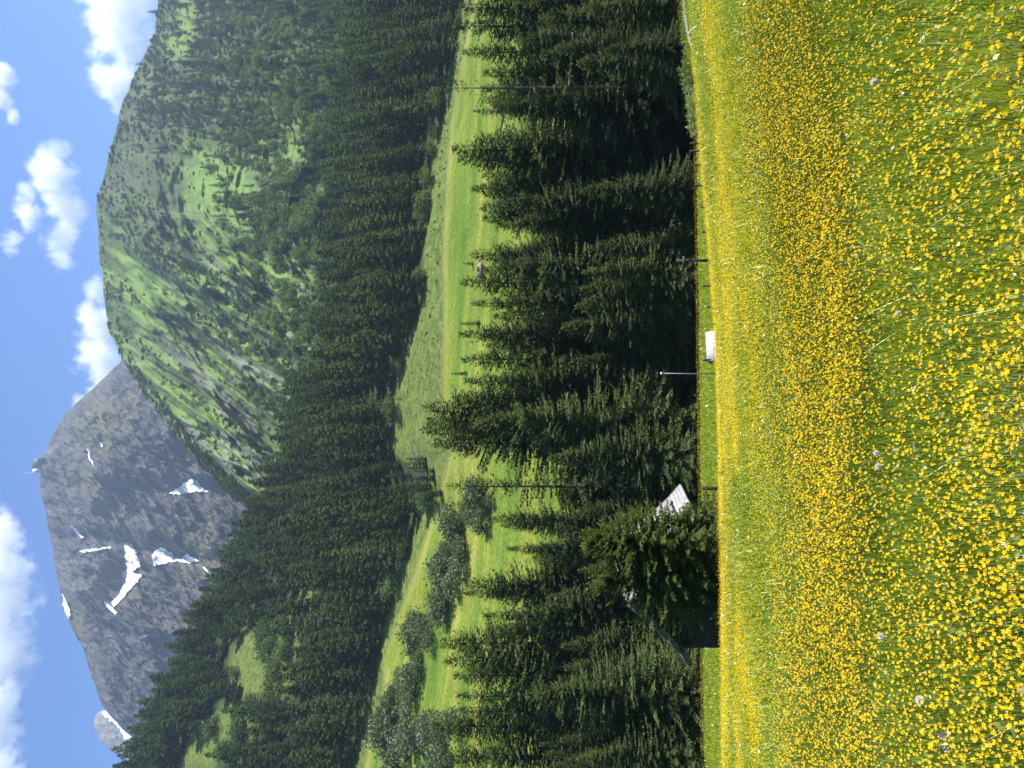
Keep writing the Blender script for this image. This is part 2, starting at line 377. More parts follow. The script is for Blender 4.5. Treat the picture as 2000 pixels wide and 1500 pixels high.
# rocky summit behind
R_VC = I([-1400, -500, -150, 0, 30, 60, 90, 112, 130, 200, 240, 280, 310, 340, 380, 450, 500, 550, 580, 600, 640, 690, 740, 790, 840, 900, 1200],
         [640, 440, 350, 292, 277, 256, 226, 207, 196, 172, 160, 137, 124, 118, 110, 99, 88, 79, 77, 80, 96, 125, 180, 232, 275, 320, 460])
def rock(U, T):
    T1 = np.clip(T, 0, 1); over = np.maximum(T - 1, 0)
    skyl = 5 * (fbm(U / 9, U * 0, 177, 4) - .5)
    V = 660 + (R_VC(U) + skyl - 660) * T1
    d = 1450 + 950 * T1 + (U - 560) * .7 * T1
    fade = np.clip(np.sin(np.pi * np.clip(T1 * .97 + .0, 0, 1)), 0, 1) ** .5
    q = (U * .78 + V * .62); ll = (-U * .62 + V * .78)
    r1 = ridged(q / 120 + .25 * fbm(U / 60, V / 60, 8, 3), ll / 330, 15, 4) - .5
    r2 = ridged(q / 30, ll / 120, 25, 5) - .5
    r3 = ridged(q / 7 + .4 * fbm(U / 20, V / 20, 36, 2), ll / 34, 35, 4) - .5
    calm = 1 - .85 * np.clip(blob(U, V, 553, 372, 45, 40) + blob(U, V, 410, 350, 45, 45) + blob(U, V, 420, 250, 60, 35) + blob(U, V, 340, 220, 40, 25), 0, 1)
    d = d - fade * (330 * r1 * calm + 190 * r2 * (.3 + .7 * calm) + 50 * r3)
    # ribs and gullies that can be recognised: the gully under the summit, the corrie with the big snow fields, the dark buttress
    def line(us, vs): return U - np.interp(V, vs, us)
    gl = line([470, 420, 330, 300], [90, 240, 250, 420]) 
    d = d + fade * 70 * np.exp(-(line([455, 452, 420, 400], [95, 200, 300, 460]) / 16) ** 2)
    d = d + fade * 60 * np.exp(-(line([560, 545, 535], [100, 350, 470]) / 20) ** 2)
    d = d + fade * 50 * np.exp(-((U - 375) / 40) ** 2 - ((V - 240) / 25) ** 2)
    d = d - fade * 60 * np.exp(-(line([690, 660, 620], [100, 260, 420]) / 34) ** 2)
    d = d - fade * 60 * np.exp(-(line([350, 290, 250], [120, 260, 360]) / 26) ** 2)
    X = (U - 750) / F * d; Z = (1000 - V) / F * d
    Y = d + over * 1200; Z = Z - over * 600
    return X, Y, Z
m, n, l = mat('grey_rock')
big = noise(n, l, .0035, 6); mid = noise(n, l, .05, 9, rough=.75, streak=(38, 3.2)); strat = noise(n, l, .022, 9, rough=.78, streak=(30, 2.4))
ra = ramp(n, [(.32, (.036, .034, .034)), (.5, (.082, .077, .072)), (.68, (.185, .17, .152))]); l.new(strat.outputs['Fac'], ra.inputs[0])
rf = ramp(n, [(.35, (.6, .6, .62)), (.65, (1.15, 1.15, 1.12))]); l.new(mid.outputs['Fac'], rf.inputs[0])
c = mixc(n, l, .8, ra.outputs[0], rf.outputs[0], 'MULTIPLY')
geo = n.new('ShaderNodeNewGeometry'); sx = n.new('ShaderNodeSeparateXYZ'); l.new(geo.outputs['Normal'], sx.inputs[0])
f = math_(n, l, 'ADD', sx.outputs['Z'], math_(n, l, 'MULTIPLY', math_(n, l, 'SUBTRACT', big.outputs['Fac'], .5), 1.5))
f = math_(n, l, 'ADD', f, math_(n, l, 'MULTIPLY', attr(n, 'turf'), .9))
rg = ramp(n, [(.56, (0, 0, 0)), (.78, (1, 1, 1))]); l.new(f, rg.inputs[0])
rt = ramp(n, [(.35, (.065, .066, .025)), (.65, (.155, .14, .060))]); l.new(mid.outputs['Fac'], rt.inputs[0])
c = mixc(n, l, math_(n, l, 'MULTIPLY', rg.outputs[0], .85), c, rt.outputs[0])
p = n.new('ShaderNodeBsdfPrincipled'); p.inputs['Roughness'].default_value = .9; p.inputs['Specular IOR Level'].default_value = .15
l.new(c, p.inputs['Base Color'])
bp = n.new('ShaderNodeBump'); bp.inputs['Strength'].default_value = 1; bp.inputs['Distance'].default_value = 7
l.new(mid.outputs['Fac'], bp.inputs['Height']); l.new(bp.outputs[0], p.inputs['Normal'])
o = n.new('ShaderNodeOutputMaterial'); l.new(p.outputs[0], o.inputs[0]); M_ROCK = m
def rock_extra(U, T):
    V = 660 + (R_VC(U) - 660) * np.clip(T, 0, 1)
    t = (blob(U, V, 680, 215, 60, 60) + blob(U, V, 560, 190, 22, 60) * .8 + blob(U, V, 500, 250, 25, 60) * .7 + blob(U, V, 420, 390, 50, 40)
         + blob(U, V, 290, 160, 40, 18) * .8 + blob(U, V, 330, 270, 25, 40) * .7)
    return {'turf': np.clip(t * 1.3 - .25, -.3, 1).ravel()}
sheet('rocky_mountain', np.linspace(-300, 1000, 1000), np.concatenate([np.linspace(0, 1, 560), [1.05, 1.3]]), rock, M_ROCK, rock_extra)

def knob(U, T):
    T1 = np.clip(T, 0, 1); over = np.maximum(T - 1, 0)
    Vc = np.interp(U, [-60, 0, 22, 30, 42, 55, 70, 85, 97, 108, 116, 126, 200], [330, 262, 236, 222, 208, 194, 190, 183, 184, 192, 205, 222, 300]) + 4 * (fbm(U / 6, U * 0, 99, 3) - .5)
    V = 420 + (Vc - 420) * T1
    d = 2620 + 200 * T1 - 60 * (ridged(U / 26 + V / 60, V / 40, 45, 5) - .5) * np.sin(np.pi * T1) ** .5 + (U - 80) * 1.6
    return (U - 750) / F * d, d + over * 500, (1000 - V) / F * d - over * 400
M_PALE = M_ROCK.copy(); M_PALE.name = 'pale_limestone'
for nd in M_PALE.node_tree.nodes:
    if nd.type == 'VALTORGB' and abs(nd.color_ramp.elements[0].position - .32) < .001:
        for e_, c_ in zip(nd.color_ramp.elements, ((.10, .10, .095), (.19, .185, .175), (.30, .29, .27))): e_.color = (*c_, 1)
sheet('rock_peak', np.linspace(-60, 200, 200), np.concatenate([np.linspace(0, 1, 150), [1.1]]), knob, M_PALE, lambda U, T: {'turf': np.full(U.size, -.6)})

# snow patches lying in the gullies: each a sheet of some thickness draped on the rock
m, n, l = mat('old_snow')
t = noise(n, l, .05, 5); r = ramp(n, [(.3, (.74, .76, .80)), (.7, (.86, .87, .88))]); l.new(t.outputs['Fac'], r.inputs[0])
p = n.new('ShaderNodeBsdfPrincipled'); p.inputs['Roughness'].default_value = .8; l.new(r.outputs[0], p.inputs['Base Color'])
o = n.new('ShaderNodeOutputMaterial'); l.new(p.outputs[0], o.inputs[0]); M_SNOW = m
def inpoly(px, py, poly):
    ins = np.zeros(px.shape, bool); k = len(poly)
    for i in range(k):
        x1, y1 = poly[i]; x2, y2 = poly[(i + 1) % k]
        cnd = ((y1 > py) != (y2 > py)) & (px < (x2 - x1) * (py - y1) / ((y2 - y1) or 1e-9) + x1)
        ins ^= cnd
    return ins
def snow(poly_zoom, label, fn=None, V0=660, VC=None):
    poly = [(750 - zy / 2, zx / 2) for zx, zy in poly_zoom]      # upright U, V
    us = [q[0] for q in poly]; vs = [q[1] for q in poly]
    st = max(.45, min(1.0, (max(us) - min(us)) / 14))
    U, V = np.meshgrid(np.arange(min(us) - 4, max(us) + 4, st), np.arange(min(vs) - 4, max(vs) + 4, st), indexing='ij')
    jx = 5 * (fbm(U / 5, V / 5, 71, 3) - .5); jy = 5 * (fbm(U / 5, V / 5, 72, 3) - .5)
    keep = inpoly(U + jx, V + jy, poly)
    vc = (VC or R_VC)(U); T = (V - V0) / (vc - V0)
    X, Y, Z = (fn or rock)(U, np.minimum(T, .999)); Y0 = Y
    a, b = U.shape; ix = np.arange(a * b).reshape(a, b)
    f = keep[:-1, :-1] & keep[1:, 1:] & keep[1:, :-1] & keep[:-1, 1:]
    q = np.stack([ix[:-1, :-1], ix[1:, :-1], ix[1:, 1:], ix[:-1, 1:]], -1)[f]
    if not len(q): return
    for _ in range(40):
        Yp = np.pad(Y, 1, 'edge'); Y = (Yp[:-2, 1:-1] + Yp[2:, 1:-1] + Yp[1:-1, :-2] + Yp[1:-1, 2:] + Y) / 5
    Y = np.minimum(Y, Y0 - 1.0); X = X * Y / Y0; Z = Z * Y / Y0
    k = 1 - 9.0 / Y                                              # nine metres of old snow towards the valley
    top = np.stack([X * k, Y * k, Z * k + 2], -1).reshape(-1, 3); bot = np.stack([X, Y, Z], -1).reshape(-1, 3)
    cnt = {}
    for fa in q:
        for i in range(4):
            e = (int(fa[i]), int(fa[(i + 1) % 4])); cnt[e] = cnt.get(e, 0) + 1
    off = len(top)
    side = [(e[0], e[1], e[1] + off, e[0] + off) for e in cnt if (e[1], e[0]) not in cnt]
    o = link('snow_patch', mesh('snow_patch', np.concatenate([top, bot]), [q, np.array(side)], M_SNOW, smooth=False))
    tag(o, label, 'snow patch', 'snow patches on the rocky mountain')
snow([(655, 430), (700, 405), (735, 375), (757, 368), (790, 395), (822, 425), (790, 422), (745, 424), (700, 432)], 'wedge-shaped white snow patch at the foot of the shaded green ridge')
snow([(480, 622), (500, 616), (520, 635), (545, 680), (555, 712), (522, 732), (558, 745), (548, 762), (520, 792), (480, 838), (447, 872), (434, 856), (468, 818), (490, 770), (500, 735), (490, 690), (492, 660)], 'largest snow field, long and bent, in the middle of the rocky mountain')
snow([(600, 650), (625, 640), (650, 645), (680, 668), (708, 684), (735, 662), (782, 690), (745, 702), (700, 694), (650, 700), (605, 712), (598, 680)], 'broad snow field low on the rock just above the dark forest')
snow([(792, 710), (815, 725), (833, 745), (822, 748), (800, 728)], 'small snow sliver touching the top of the dark forest')
snow([(278, 548), (300, 562), (332, 600), (322, 607), (295, 580)], 'short slanting snow strip high under the summit')
snow([(302, 650), (350, 643), (436, 632), (436, 641), (365, 655), (318, 659)], 'thin level snow streak across the upper rock face')
snow([(408, 848), (428, 858), (445, 875), (462, 895), (450, 902), (418, 872)], 'small snow spot just beside the end of the bent snow field')
snow([(548, 990), (572, 977), (592, 978), (565, 996)], 'lone small snow spot on the lower left rock face')
snow([(243, 815), (258, 835), (274, 880), (276, 922), (260, 905), (246, 862)], 'snow strip hugging the skyline shoulder left of the summit')
snow([(275, 958), (294, 1000), (312, 1044), (296, 1040), (278, 1000)], 'narrow snow strip on the skyline further down the shoulder')
snow([(306, 1074), (320, 1088), (330, 1118), (316, 1114)], 'tiny lowest snow dash on the shoulder skyline')
snow([(338, 250), (350, 258), (354, 280), (368, 308), (366, 322), (352, 305), (344, 280)], 'small snow streak on the brown flank right of the summit')
snow([(390, 231), (404, 236), (402, 250), (392, 246)], 'single snow dot on the brown flank right of the summit')
KV = lambda U: np.interp(U, [-60, 0, 22, 30, 42, 55, 70, 85, 97, 108, 116, 126, 200], [330, 262, 236, 222, 208, 194, 190, 183, 184, 192, 205, 222, 300])
snow([(395, 1280), (425, 1272), (462, 1302), (515, 1362), (518, 1388), (488, 1390), (470, 1348), (440, 1322), (412, 1302)], 'snow band across the pale rock knob on the far left skyline', knob, 420, KV)

# ------------------------------------------------------------------ clouds: lumpy bodies filled with scattering vapour
def cloud(name, label, lobes, d, dens=.016, vox=26, nsc=1.0):
    """lobes: (U, V, radius_u, radius_v) in upright pixels at distance d"""
    cx = sum(q[0] for q in lobes) / len(lobes); cv = sum(q[1] for q in lobes) / len(lobes)
    c = np.array(P(cx, cv, d)); px = d / F
    E = [(((U - cx) * px, R.uniform(-.4, .4) * ru * px, (cv - V) * px), (ru * 1.12 * px, .85 * (ru + rv) / 2 * px, rv * 1.12 * px)) for U, V, ru, rv in lobes]
    # icosphere-like shells joined by a voxel remesh
    vs, fs = [], []; k = 0
    nu, nv = 28, 16
    for (e, r) in E:
        th = np.linspace(0, 2 * np.pi, nu, endpoint=False); ph = np.linspace(.02, np.pi - .02, nv)
        TH, PH = np.meshgrid(th, ph, indexing='ij')
        D = np.stack([np.cos(TH) * np.sin(PH), np.sin(TH) * np.sin(PH), np.cos(PH)], -1)
        vs.append((D * np.array(r) * 1.12 + np.array(e)).reshape(-1, 3))
        ix = np.arange(nu * nv).reshape(nu, nv) + k; nx = np.roll(ix, -1, 0)
        fs.append(np.stack([ix[:, :-1], ix[:, 1:], nx[:, 1:], nx[:, :-1]], -1).reshape(-1, 4))
        for col, rev in ((0, 1), (nv - 1, 0)):
            a = ix[:, col]; b = nx[:, col]; vs.append(np.array([D[0, col] * 0 + np.array(e) + np.array(r) * 1.12 * np.array([0, 0, 1 if col == 0 else -1])]))
            apex = k + nu * nv + (0 if col == 0 else 1)
            t = np.stack([np.full(nu, apex), a, b] if rev else [np.full(nu, apex), b, a], -1)
            fs.append(t)
        k += nu * nv + 2
    m, n, l = mat(name + '_vapour')
    tc = n.new('ShaderNodeTexCoord')
    shp = None
    for (e, r) in E:
        mp = n.new('ShaderNodeMapping'); mp.vector_type = 'POINT'
        mp.inputs['Scale'].default_value = [1 / q for q in r]; mp.inputs['Location'].default_value = [-a / q for a, q in zip(e, r)]
        l.new(tc.outputs['Object'], mp.inputs[0])
        ln = n.new('ShaderNodeVectorMath'); ln.operation = 'LENGTH'; l.new(mp.outputs[0], ln.inputs[0])
        s = math_(n, l, 'SUBTRACT', 1.0, ln.outputs['Value'])
        shp = s if shp is None else math_(n, l, 'MAXIMUM', shp, s)
    nz = n.new('ShaderNodeTexNoise'); nz.inputs['Scale'].default_value = .0065 * nsc; nz.inputs['Detail'].default_value = 9; nz.inputs['Roughness'].default_value = .66
    l.new(tc.outputs['Object'], nz.inputs['Vector'])
    s = math_(n, l, 'ADD', shp, math_(n, l, 'MULTIPLY', math_(n, l, 'SUBTRACT', nz.outputs['Fac'], .55), 3.4))
    s = math_(n, l, 'MULTIPLY', s, 1.25, True)
    s = math_(n, l, 'MULTIPLY', s, math_(n, l, 'MULTIPLY', math_(n, l, 'ADD', shp, .1), 2.6, True))
    vol = n.new('ShaderNodeVolumePrincipled'); vol.inputs['Color'].default_value = (1, 1, 1, 1); vol.inputs['Anisotropy'].default_value = .25
    l.new(math_(n, l, 'MULTIPLY', s, dens), vol.inputs['Density'])
    o = n.new('ShaderNodeOutputMaterial'); l.new(vol.outputs[0], o.inputs['Volume'])
    ob = link(name, mesh(name, np.concatenate(vs), fs, m), loc=tuple(c))
    rm = ob.modifiers.new('remesh', 'REMESH'); rm.mode = 'VOXEL'; rm.voxel_size = vox
    return tag(ob, label, 'cloud', 'white cumulus clouds')
CLOUDS = [
    ('big white cloud at the left above the rocky summit', [(455, -5, 55, 38), (390, -25, 85, 72), (300, -30, 105, 80), (210, -35, 85, 80), (90, -45, 120, 58), (-60, -55, 120, 58), (235, 32, 42, 32)], 5200),
    ('white cloud pushing up from behind the middle of the green hill', [(930, 200, 40, 32), (870, 185, 55, 52), (800, 190, 60, 50), (745, 205, 45, 45), (715, 160, 20, 15)], 5200),
    ('large bright cloud above the right end of the green hill', [(1480, 240, 90, 80), (1420, 235, 60, 65), (1350, 225, 45, 55), (1300, 235, 25, 28), (1560, 240, 90, 80)], 5200),
    ('ragged cloud floating free above the green hill', [(1160, 110, 55, 45), (1100, 130, 55, 40), (1040, 110, 45, 40), (1210, 115, 25, 25), (985, 130, 25, 22)], 5200),
    ('thin small cloud high beside the ragged cloud', [(1090, 45, 42, 26), (1030, 30, 35, 20), (1125, 50, 22, 18)], 5200),
    ('small cloud at the top edge of the sky on the right', [(1345, 12, 32, 28), (1300, 5, 36, 26), (1275, 20, 18, 14)], 5200),
]
for lab, lobes, d in CLOUDS:
    cloud('cloud', lab, lobes, d)

# ------------------------------------------------------------------ plants: builders
def diamonds(Pt, D, W, bend=None):
    """leaf-like quads: base Pt, length vector D, half width vector W"""
    n_ = len(Pt); V = np.empty((n_, 4, 3))
    V[:, 0] = Pt; V[:, 1] = Pt + D * .42 + W; V[:, 2] = Pt + D; V[:, 3] = Pt + D * .42 - W
    if bend is not None: V[:, 2, 2] -= bend
    return V.reshape(-1, 3), np.arange(n_ * 4).reshape(-1, 4)
def unit(v): return v / np.maximum(np.linalg.norm(v, axis=-1, keepdims=True), 1e-9)

def spruce_crown(seed, H=28.0, Rm=3.2, dz=.34, nb=11, step=.21, tl=.56, tw=.075, clear=.03, sparse=0.0, shape=.85, hang=.5, ragged=.25):
    g = np.random.default_rng(seed)
    Ps, Ds, Ws, Ts = [], [], [], []
    z = H * clear; lob = g.uniform(0, 6.28, 3)
    while z < H - .25:
        t = (z - H * clear) / (H * (1 - clear))
        Lr = Rm * min(1.0, (1 - t) ** shape * 1.22) * (1 - .25 * max(0, .12 - t) / .12)
        k = max(3, int(round(nb * (.55 + .45 * (1 - t)))))
        a0 = g.uniform(0, 6.28)
        layer = 1 + .18 * math.sin(z * 2.1 + lob[0])
        for b in range(k):
            if g.random() < sparse: continue
            az = a0 + 6.283 * b / k + g.normal(0, .22)
            L = Lr * g.uniform(1 - ragged * 1.6, 1 + ragged) * layer * (1 + .22 * math.sin(az * 2 + lob[1] + z * .25)) + .12
            if g.random() < .06: L *= .45
            pitch = math.radians(-22 + 62 * t ** 1.3 + g.normal(0, 6))
            ns = max(2, int(L / step)); s = (np.arange(ns) + g.uniform(.3, 1, ns)) / ns * L
            out = np.array([math.cos(az), math.sin(az), 0]); sd = np.array([-out[1], out[0], 0])
            u = s / L
            drop = -.20 * L * u ** 2 * (1 - t) + .16 * L * u ** 4 * (1 - t)
            zb_ = z + g.uniform(-.8, .8) * dz
            c = out * (s * math.cos(pitch))[:, None]; c[:, 2] += zb_ + s * math.sin(pitch) + drop
            for side in (-1, 1):
                ln = np.minimum(tl * 1.25, .28 * tl + .75 * (L - s)) * g.uniform(.6, 1.2, ns)
                fw = g.uniform(.45, .8, ns)[:, None]
                d = unit(out * fw + sd * side * (1 - fw * .35) + np.array([0, 0, -1]) * (hang * (1 - .75 * t) * g.uniform(.5, 1.6, ns))[:, None])
                w = unit(np.cross(d, np.array([0, 0, 1.0])) + g.normal(0, .45, (ns, 3))) * (tw * g.uniform(.7, 1.4, ns))[:, None]
                Ps.append(c); Ds.append(d * ln[:, None]); Ws.append(w); Ts.append(.30 + .28 * u + g.normal(0, .12, ns))
            # tip and hanging branchlets
            nh = max(1, int(ns * .9)); hi = g.integers(0, ns, nh)
            dh = unit(np.stack([g.normal(0, .25, nh) + out[0] * .35, g.normal(0, .25, nh) + out[1] * .35, -np.ones(nh) * (1.2 - 1.3 * t)], -1))
            Ps.append(c[hi]); Ds.append(dh * (tl * g.uniform(.5, 1.15, nh) * (1 - .55 * t))[:, None])
            Ws.append(unit(np.cross(dh, g.normal(0, 1, (nh, 3)))) * tw * 1.1); Ts.append(.28 + g.normal(0, .1, nh))
            Ps.append(c[-1:]); Ds.append((out * .8 + np.array([0, 0, .12 + .5 * t]))[None] * tl * .8); Ws.append(sd[None] * tw * 1.2); Ts.append(np.array([.8 + g.normal(0, .1)]))
        z += dz * (1.15 - .45 * t) * g.uniform(.75, 1.25)
    # leader
    Ps.append(np.array([[0, 0, H - .9]] * 3)); Ds.append(np.array([[.05, 0, 1.0], [-.04, .05, .9], [0, -.05, .95]])); Ws.append(np.array([[tw * .6, 0, 0], [0, tw * .6, 0], [tw * .4, tw * .4, 0]])); Ts.append(np.array([.5, .5, .6]))
    Pt, D, W = map(np.concatenate, (Ps, Ds, Ws)); T = np.clip(np.concatenate(Ts), 0, 1)
    V, q = diamonds(Pt, D, W)
    return V, q, np.repeat(T, 4)
def trunk_geo(H, r, n=8, seg=7, base=-1.0):
    zs = np.concatenate([[base], np.linspace(.3, H * .97, seg)]); rr = np.concatenate([[r * 1.25], r * (1 - np.linspace(0, 1, seg)) ** .8 + .015])
    th = np.linspace(0, 2 * np.pi, n, endpoint=False)
    V = np.array([(q * math.cos(t), q * math.sin(t), z) for z, q in zip(zs, rr) for t in th])
    q = np.array([(i * n + k, i * n + (k + 1) % n, (i + 1) * n + (k + 1) % n, (i + 1) * n + k) for i in range(len(zs) - 1) for k in range(n)])
    return V, q
def spruce_proto(seed, material, r=.3, **kw):
    V, q, T = spruce_crown(seed, **kw)
    H = kw.get('H', 28.0)
    cm = mesh('spruce_crown', V, [q], material, tint=T)
    tv, tq = trunk_geo(H, r); tm = mesh('spruce_trunk', tv, [tq], M_BARK, smooth=True)
    return (tm, cm, H)
def blob_crown(seed, Rx, Rz, n_cl, per, leaf, spread=.28):
    g = np.random.default_rng(seed)
    c = unit(g.normal(0, 1, (n_cl, 3))); c[:, 2] = np.abs(c[:, 2]) * 1.1 - .35
    rad = g.uniform(.45, 1.0, n_cl) ** .6 * (1 + .25 * np.sin(c[:, 0] * 4 + seed) * np.cos(c[:, 1] * 5))
    c = c * rad[:, None] * np.array([Rx, Rx, Rz]) + np.array([0, 0, Rz * .85])
    ct = g.normal(.5, .17, n_cl)
    Pt = np.repeat(c, per, 0) + g.normal(0, 1, (n_cl * per, 3)) * np.array([Rx, Rx, Rz]) * spread * .5
    D = unit(g.normal(0, 1, Pt.shape)) * (leaf * g.uniform(.6, 1.4, len(Pt)))[:, None]
    W = unit(np.cross(D, g.normal(0, 1, Pt.shape))) * (leaf * .38)
    V, q = diamonds(Pt, D, W)
    return V, q, np.repeat(np.clip(np.repeat(ct, per) + g.normal(0, .1, len(Pt)), 0, 1), 4)

def add_tree(proto, loc, H, label, group, name='spruce_tree', cat='tree', wide=1.0, rz=None, lean=0.0):
    tm, cm, H0 = proto
    e = empty(name, loc, R.uniform(0, 6.28) if rz is None else rz)
    s = H / H0; e.scale = (s * wide, s * wide, s)
    if lean: e.rotation_euler = (lean * R.uniform(-1, 1), lean * R.uniform(-1, 1), e.rotation_euler[2])
    link('trunk', tm, e); link('crown', cm, e)
    return tag(e, label, cat, group)

# ------------------------------------------------------------------ spruce wood at the foot of the meadow
SPR = [spruce_proto(s, M_SPRUCE, H=28.0, Rm=rm, sparse=sp, shape=sh, clear=cl, hang=hg, ragged=rg)
       for s, rm, sp, sh, cl, hg, rg in ((11, 4.5, .04, .80, .03, .45, .22), (12, 4.2, .06, .85, .04, .55, .28), (13, 5.0, .04, .76, .02, .4, .25), (14, 3.8, .10, .90, .05, .45, .30), (15, 4.6, .05, .80, .03, .55, .28))]
SPARSE = spruce_proto(21, M_SPRUCE, H=28.0, Rm=2.6, sparse=.5, shape=.62, clear=.10, hang=.55, ragged=.45, dz=.5)
POLE = spruce_proto(22, M_SPRUCE, H=28.0, Rm=2.2, sparse=.55, shape=.30, clear=.06, hang=.3, ragged=.5, dz=.6, nb=5)
G_WOOD = 'dark spruces of the wood at the foot of the meadow'
FRONT = [  # U, V of the tip, distance, proto, width, label
    (487, 960, 84, 1, .95, 'slender dark spruce right behind the taller tip of the young spruce by the hut'),
    (422, 990, 80, 3, .85, 'thin spruce tip against the bright meadow, left of the spruce behind the hut roof'),
    (352, 913, 88, 0, 1.0, 'broad dark spruce standing behind the hut gable'),
    (337, 903, 95, 3, .8, 'thin ragged spruce leaning against the broad spruce behind the hut gable'),
    (297, 943, 82, 3, .8, 'narrow spruce with a bare pointed tip above the left slope of the hut roof'),
    (280, 948, 86, 1, .9, 'second narrow spruce just left of the bare pointed tip over the hut roof'),
    (242, 860, 92, 2, .95, 'tallest dark spruce left of the hut, reaching the willow bushes'),
    (205, 868, 98, 0, .9, 'dark spruce next to the tallest one left of the hut, on its left'),
    (180, 885, 90, 1, 1.0, 'twin-topped looking dark spruce above the broad pale spruce'),
    (132, 892, 102, 3, .9, 'thin dark spruce tip on the left, in front of the bright slope'),
    (103, 897, 98, 1, .85, 'lean spruce with short top branches on the left meadow edge'),
    (72, 843, 104, 0, 1.0, 'tall dark spruce at the left frame whose tip meets the valley bushes'),
    (17, 868, 100, 2, 1.0, 'tall dark spruce cut by the left border of the view'),
    (132, 1028, 68, 2, 1.35, 'broad paler spruce with drooping boughs, lowest row left of the hut'),
    (48, 1095, 66, 1, 1.15, 'short light green spruce near the left border, with a pointed tip'),
    (18, 1128, 64, 0, 1.2, 'shortest light green spruce at the left border'),
    (943, 900, 88, 0, .85, 'dark pointed spruce just right of the pink farm roof across the valley'),
    (912, 922, 84, 3, .9, 'slim spruce immediately left of the pointed one by the pink farm roof'),
    (852, 897, 92, 3, .95, 'narrow tall spruce with visible trunk, above the small shingled shed'),
    (800, 900, 90, 1, .9, 'dark narrow spruce between the metal pole and the small shingled shed'),
    (750, 907, 84, 3, 1.0, 'slim see-through spruce just right of the metal pole'),
    (723, 887, 88, 1, 1.0, 'dark spruce rising directly behind the metal pole, right of the giants'),
    (703, 833, 92, 0, 1.05, 'rightmost of the tall giant spruces in the middle of the wood'),
    (685, 832, 100, 2, .9, 'giant spruce in the middle of the tallest clump'),
    (663, 828, 96, 0, .95, 'highest tip of the tall clump of giant spruces'),
    (632, 847, 90, 2, 1.0, 'leftmost giant spruce of the tallest clump, full and broad'),
    (667, 927, 76, 2, 1.05, 'brownish green spruce in front of the tall clump of giants'),
    (603, 1073, 70, 0, 1.2, 'lower spruce with a narrow tip, in front of the left giant'),
    (1477, 897, 84, 1, 1.0, 'tall ragged spruce at the right border of the view'),
    (1443, 887, 90, 3, 1.05, 'ragged spruce with thin stepped branches second from the right border'),
    (1402, 903, 80, 1, .9, 'pointed dark spruce between the ragged pair and the pole-like spruce'),
    (1205, 882, 82, 1, 1.15, 'tall open spruce with gaps of meadow showing through, right of its twin'),
    (1177, 895, 86, 1, 1.05, 'open spruce just left of the tall open one, full of gaps'),
    (1135, 920, 82, 3, 1.1, 'thin-tipped spruce in front of the mown field'),
    (1100, 967, 78, 1, 1.05, 'spruce with short horizontal top twigs, left of the thin-tipped one'),
    (1060, 972, 80, 3, 1.0, 'small-tipped spruce midway along the mown field'),
    (1002, 923, 84, 0, .95, 'dense dark spruce behind the wooden signpost'),
    (975, 945, 78, 4, 1.0, 'dense spruce left of and in front of the one behind the signpost'),
    (1405, 1180, 50, 2, 1.2, 'short yellowish spruce beside the grey path, in the lowest row'),
    (1360, 945, 84, 4, 1.0, 'bushy olive spruce right of the pole-like spruce'),
    (1290, 965, 76, 2, 1.0, 'wide olive spruce with upturned side shoots left of the pole-like spruce'),
]
for U, V, d, k, w, lab in FRONT:
    x, y, zt = P(U, V, d); zb = gz(x, y) - .15
    add_tree(SPR[k], (x, y, zb), zt - zb, lab, G_WOOD, wide=w * 1.25, lean=.02)
for U, V, d, pr, w, lab in ((550, 867, 82, SPARSE, .95, 'sparse spruce with a bare trunk standing alone against the bright meadow'),
                            (1328, 867, 74, POLE, 1.1, 'pole-like spruce with a long straight trunk and stubby branches')):
    x, y, zt = P(U, V, d); zb = gz(x, y) - .15
    add_tree(pr, (x, y, zb), zt - zb, lab, G_WOOD, wide=w)
# the trees that fill the wood below those tips
ZONES = [(-400, 0, 'dark spruce of the wood beyond the left border'), (0, 215, 'dark spruce filling the wood left of the hut, below the taller tips'),
         (215, 560, 'dark spruce filling the wood behind the hut and the young spruces'), (560, 770, 'dark spruce packed under the tall giants left of the metal pole'),
         (770, 1000, 'dark spruce packed between the metal pole and the signpost'), (1000, 1260, 'dark spruce in deep shade behind the fence stakes'),
         (1260, 1500, 'olive dark spruce filling the wood near the grey path'), (1500, 2000, 'dark spruce of the wood beyond the right border')]
fill = []
for k in range(175):
    U = -330 + 2150 * (k + R.uniform(.1, .9)) / 175
    V = R.uniform(930, 1150); d = 67 + (1150 - V) / 220 * 38 + R.uniform(-1, 9)
    lim = 1.0
    if U > 1320: d -= 10
    if 480 < U < 590: V = max(V, 1090)
    if 1225 < U < 1275: V = max(V, 1120)
    if 360 < U < 470: V = max(V, 1040)
    fill.append((U, V, d))
for U, V, d in fill:
    x, y, zt = P(U, V, d); zb = gz(x, y) - .15
    lab = next(q[2] for q in ZONES if q[0] <= U < q[1])
    add_tree(SPR[R.randrange(5)], (x, y, zb), zt - zb, lab, lab.split(' ', 1)[1].replace('spruce', 'spruces', 1), wide=R.uniform(1.15, 1.6), lean=.03)

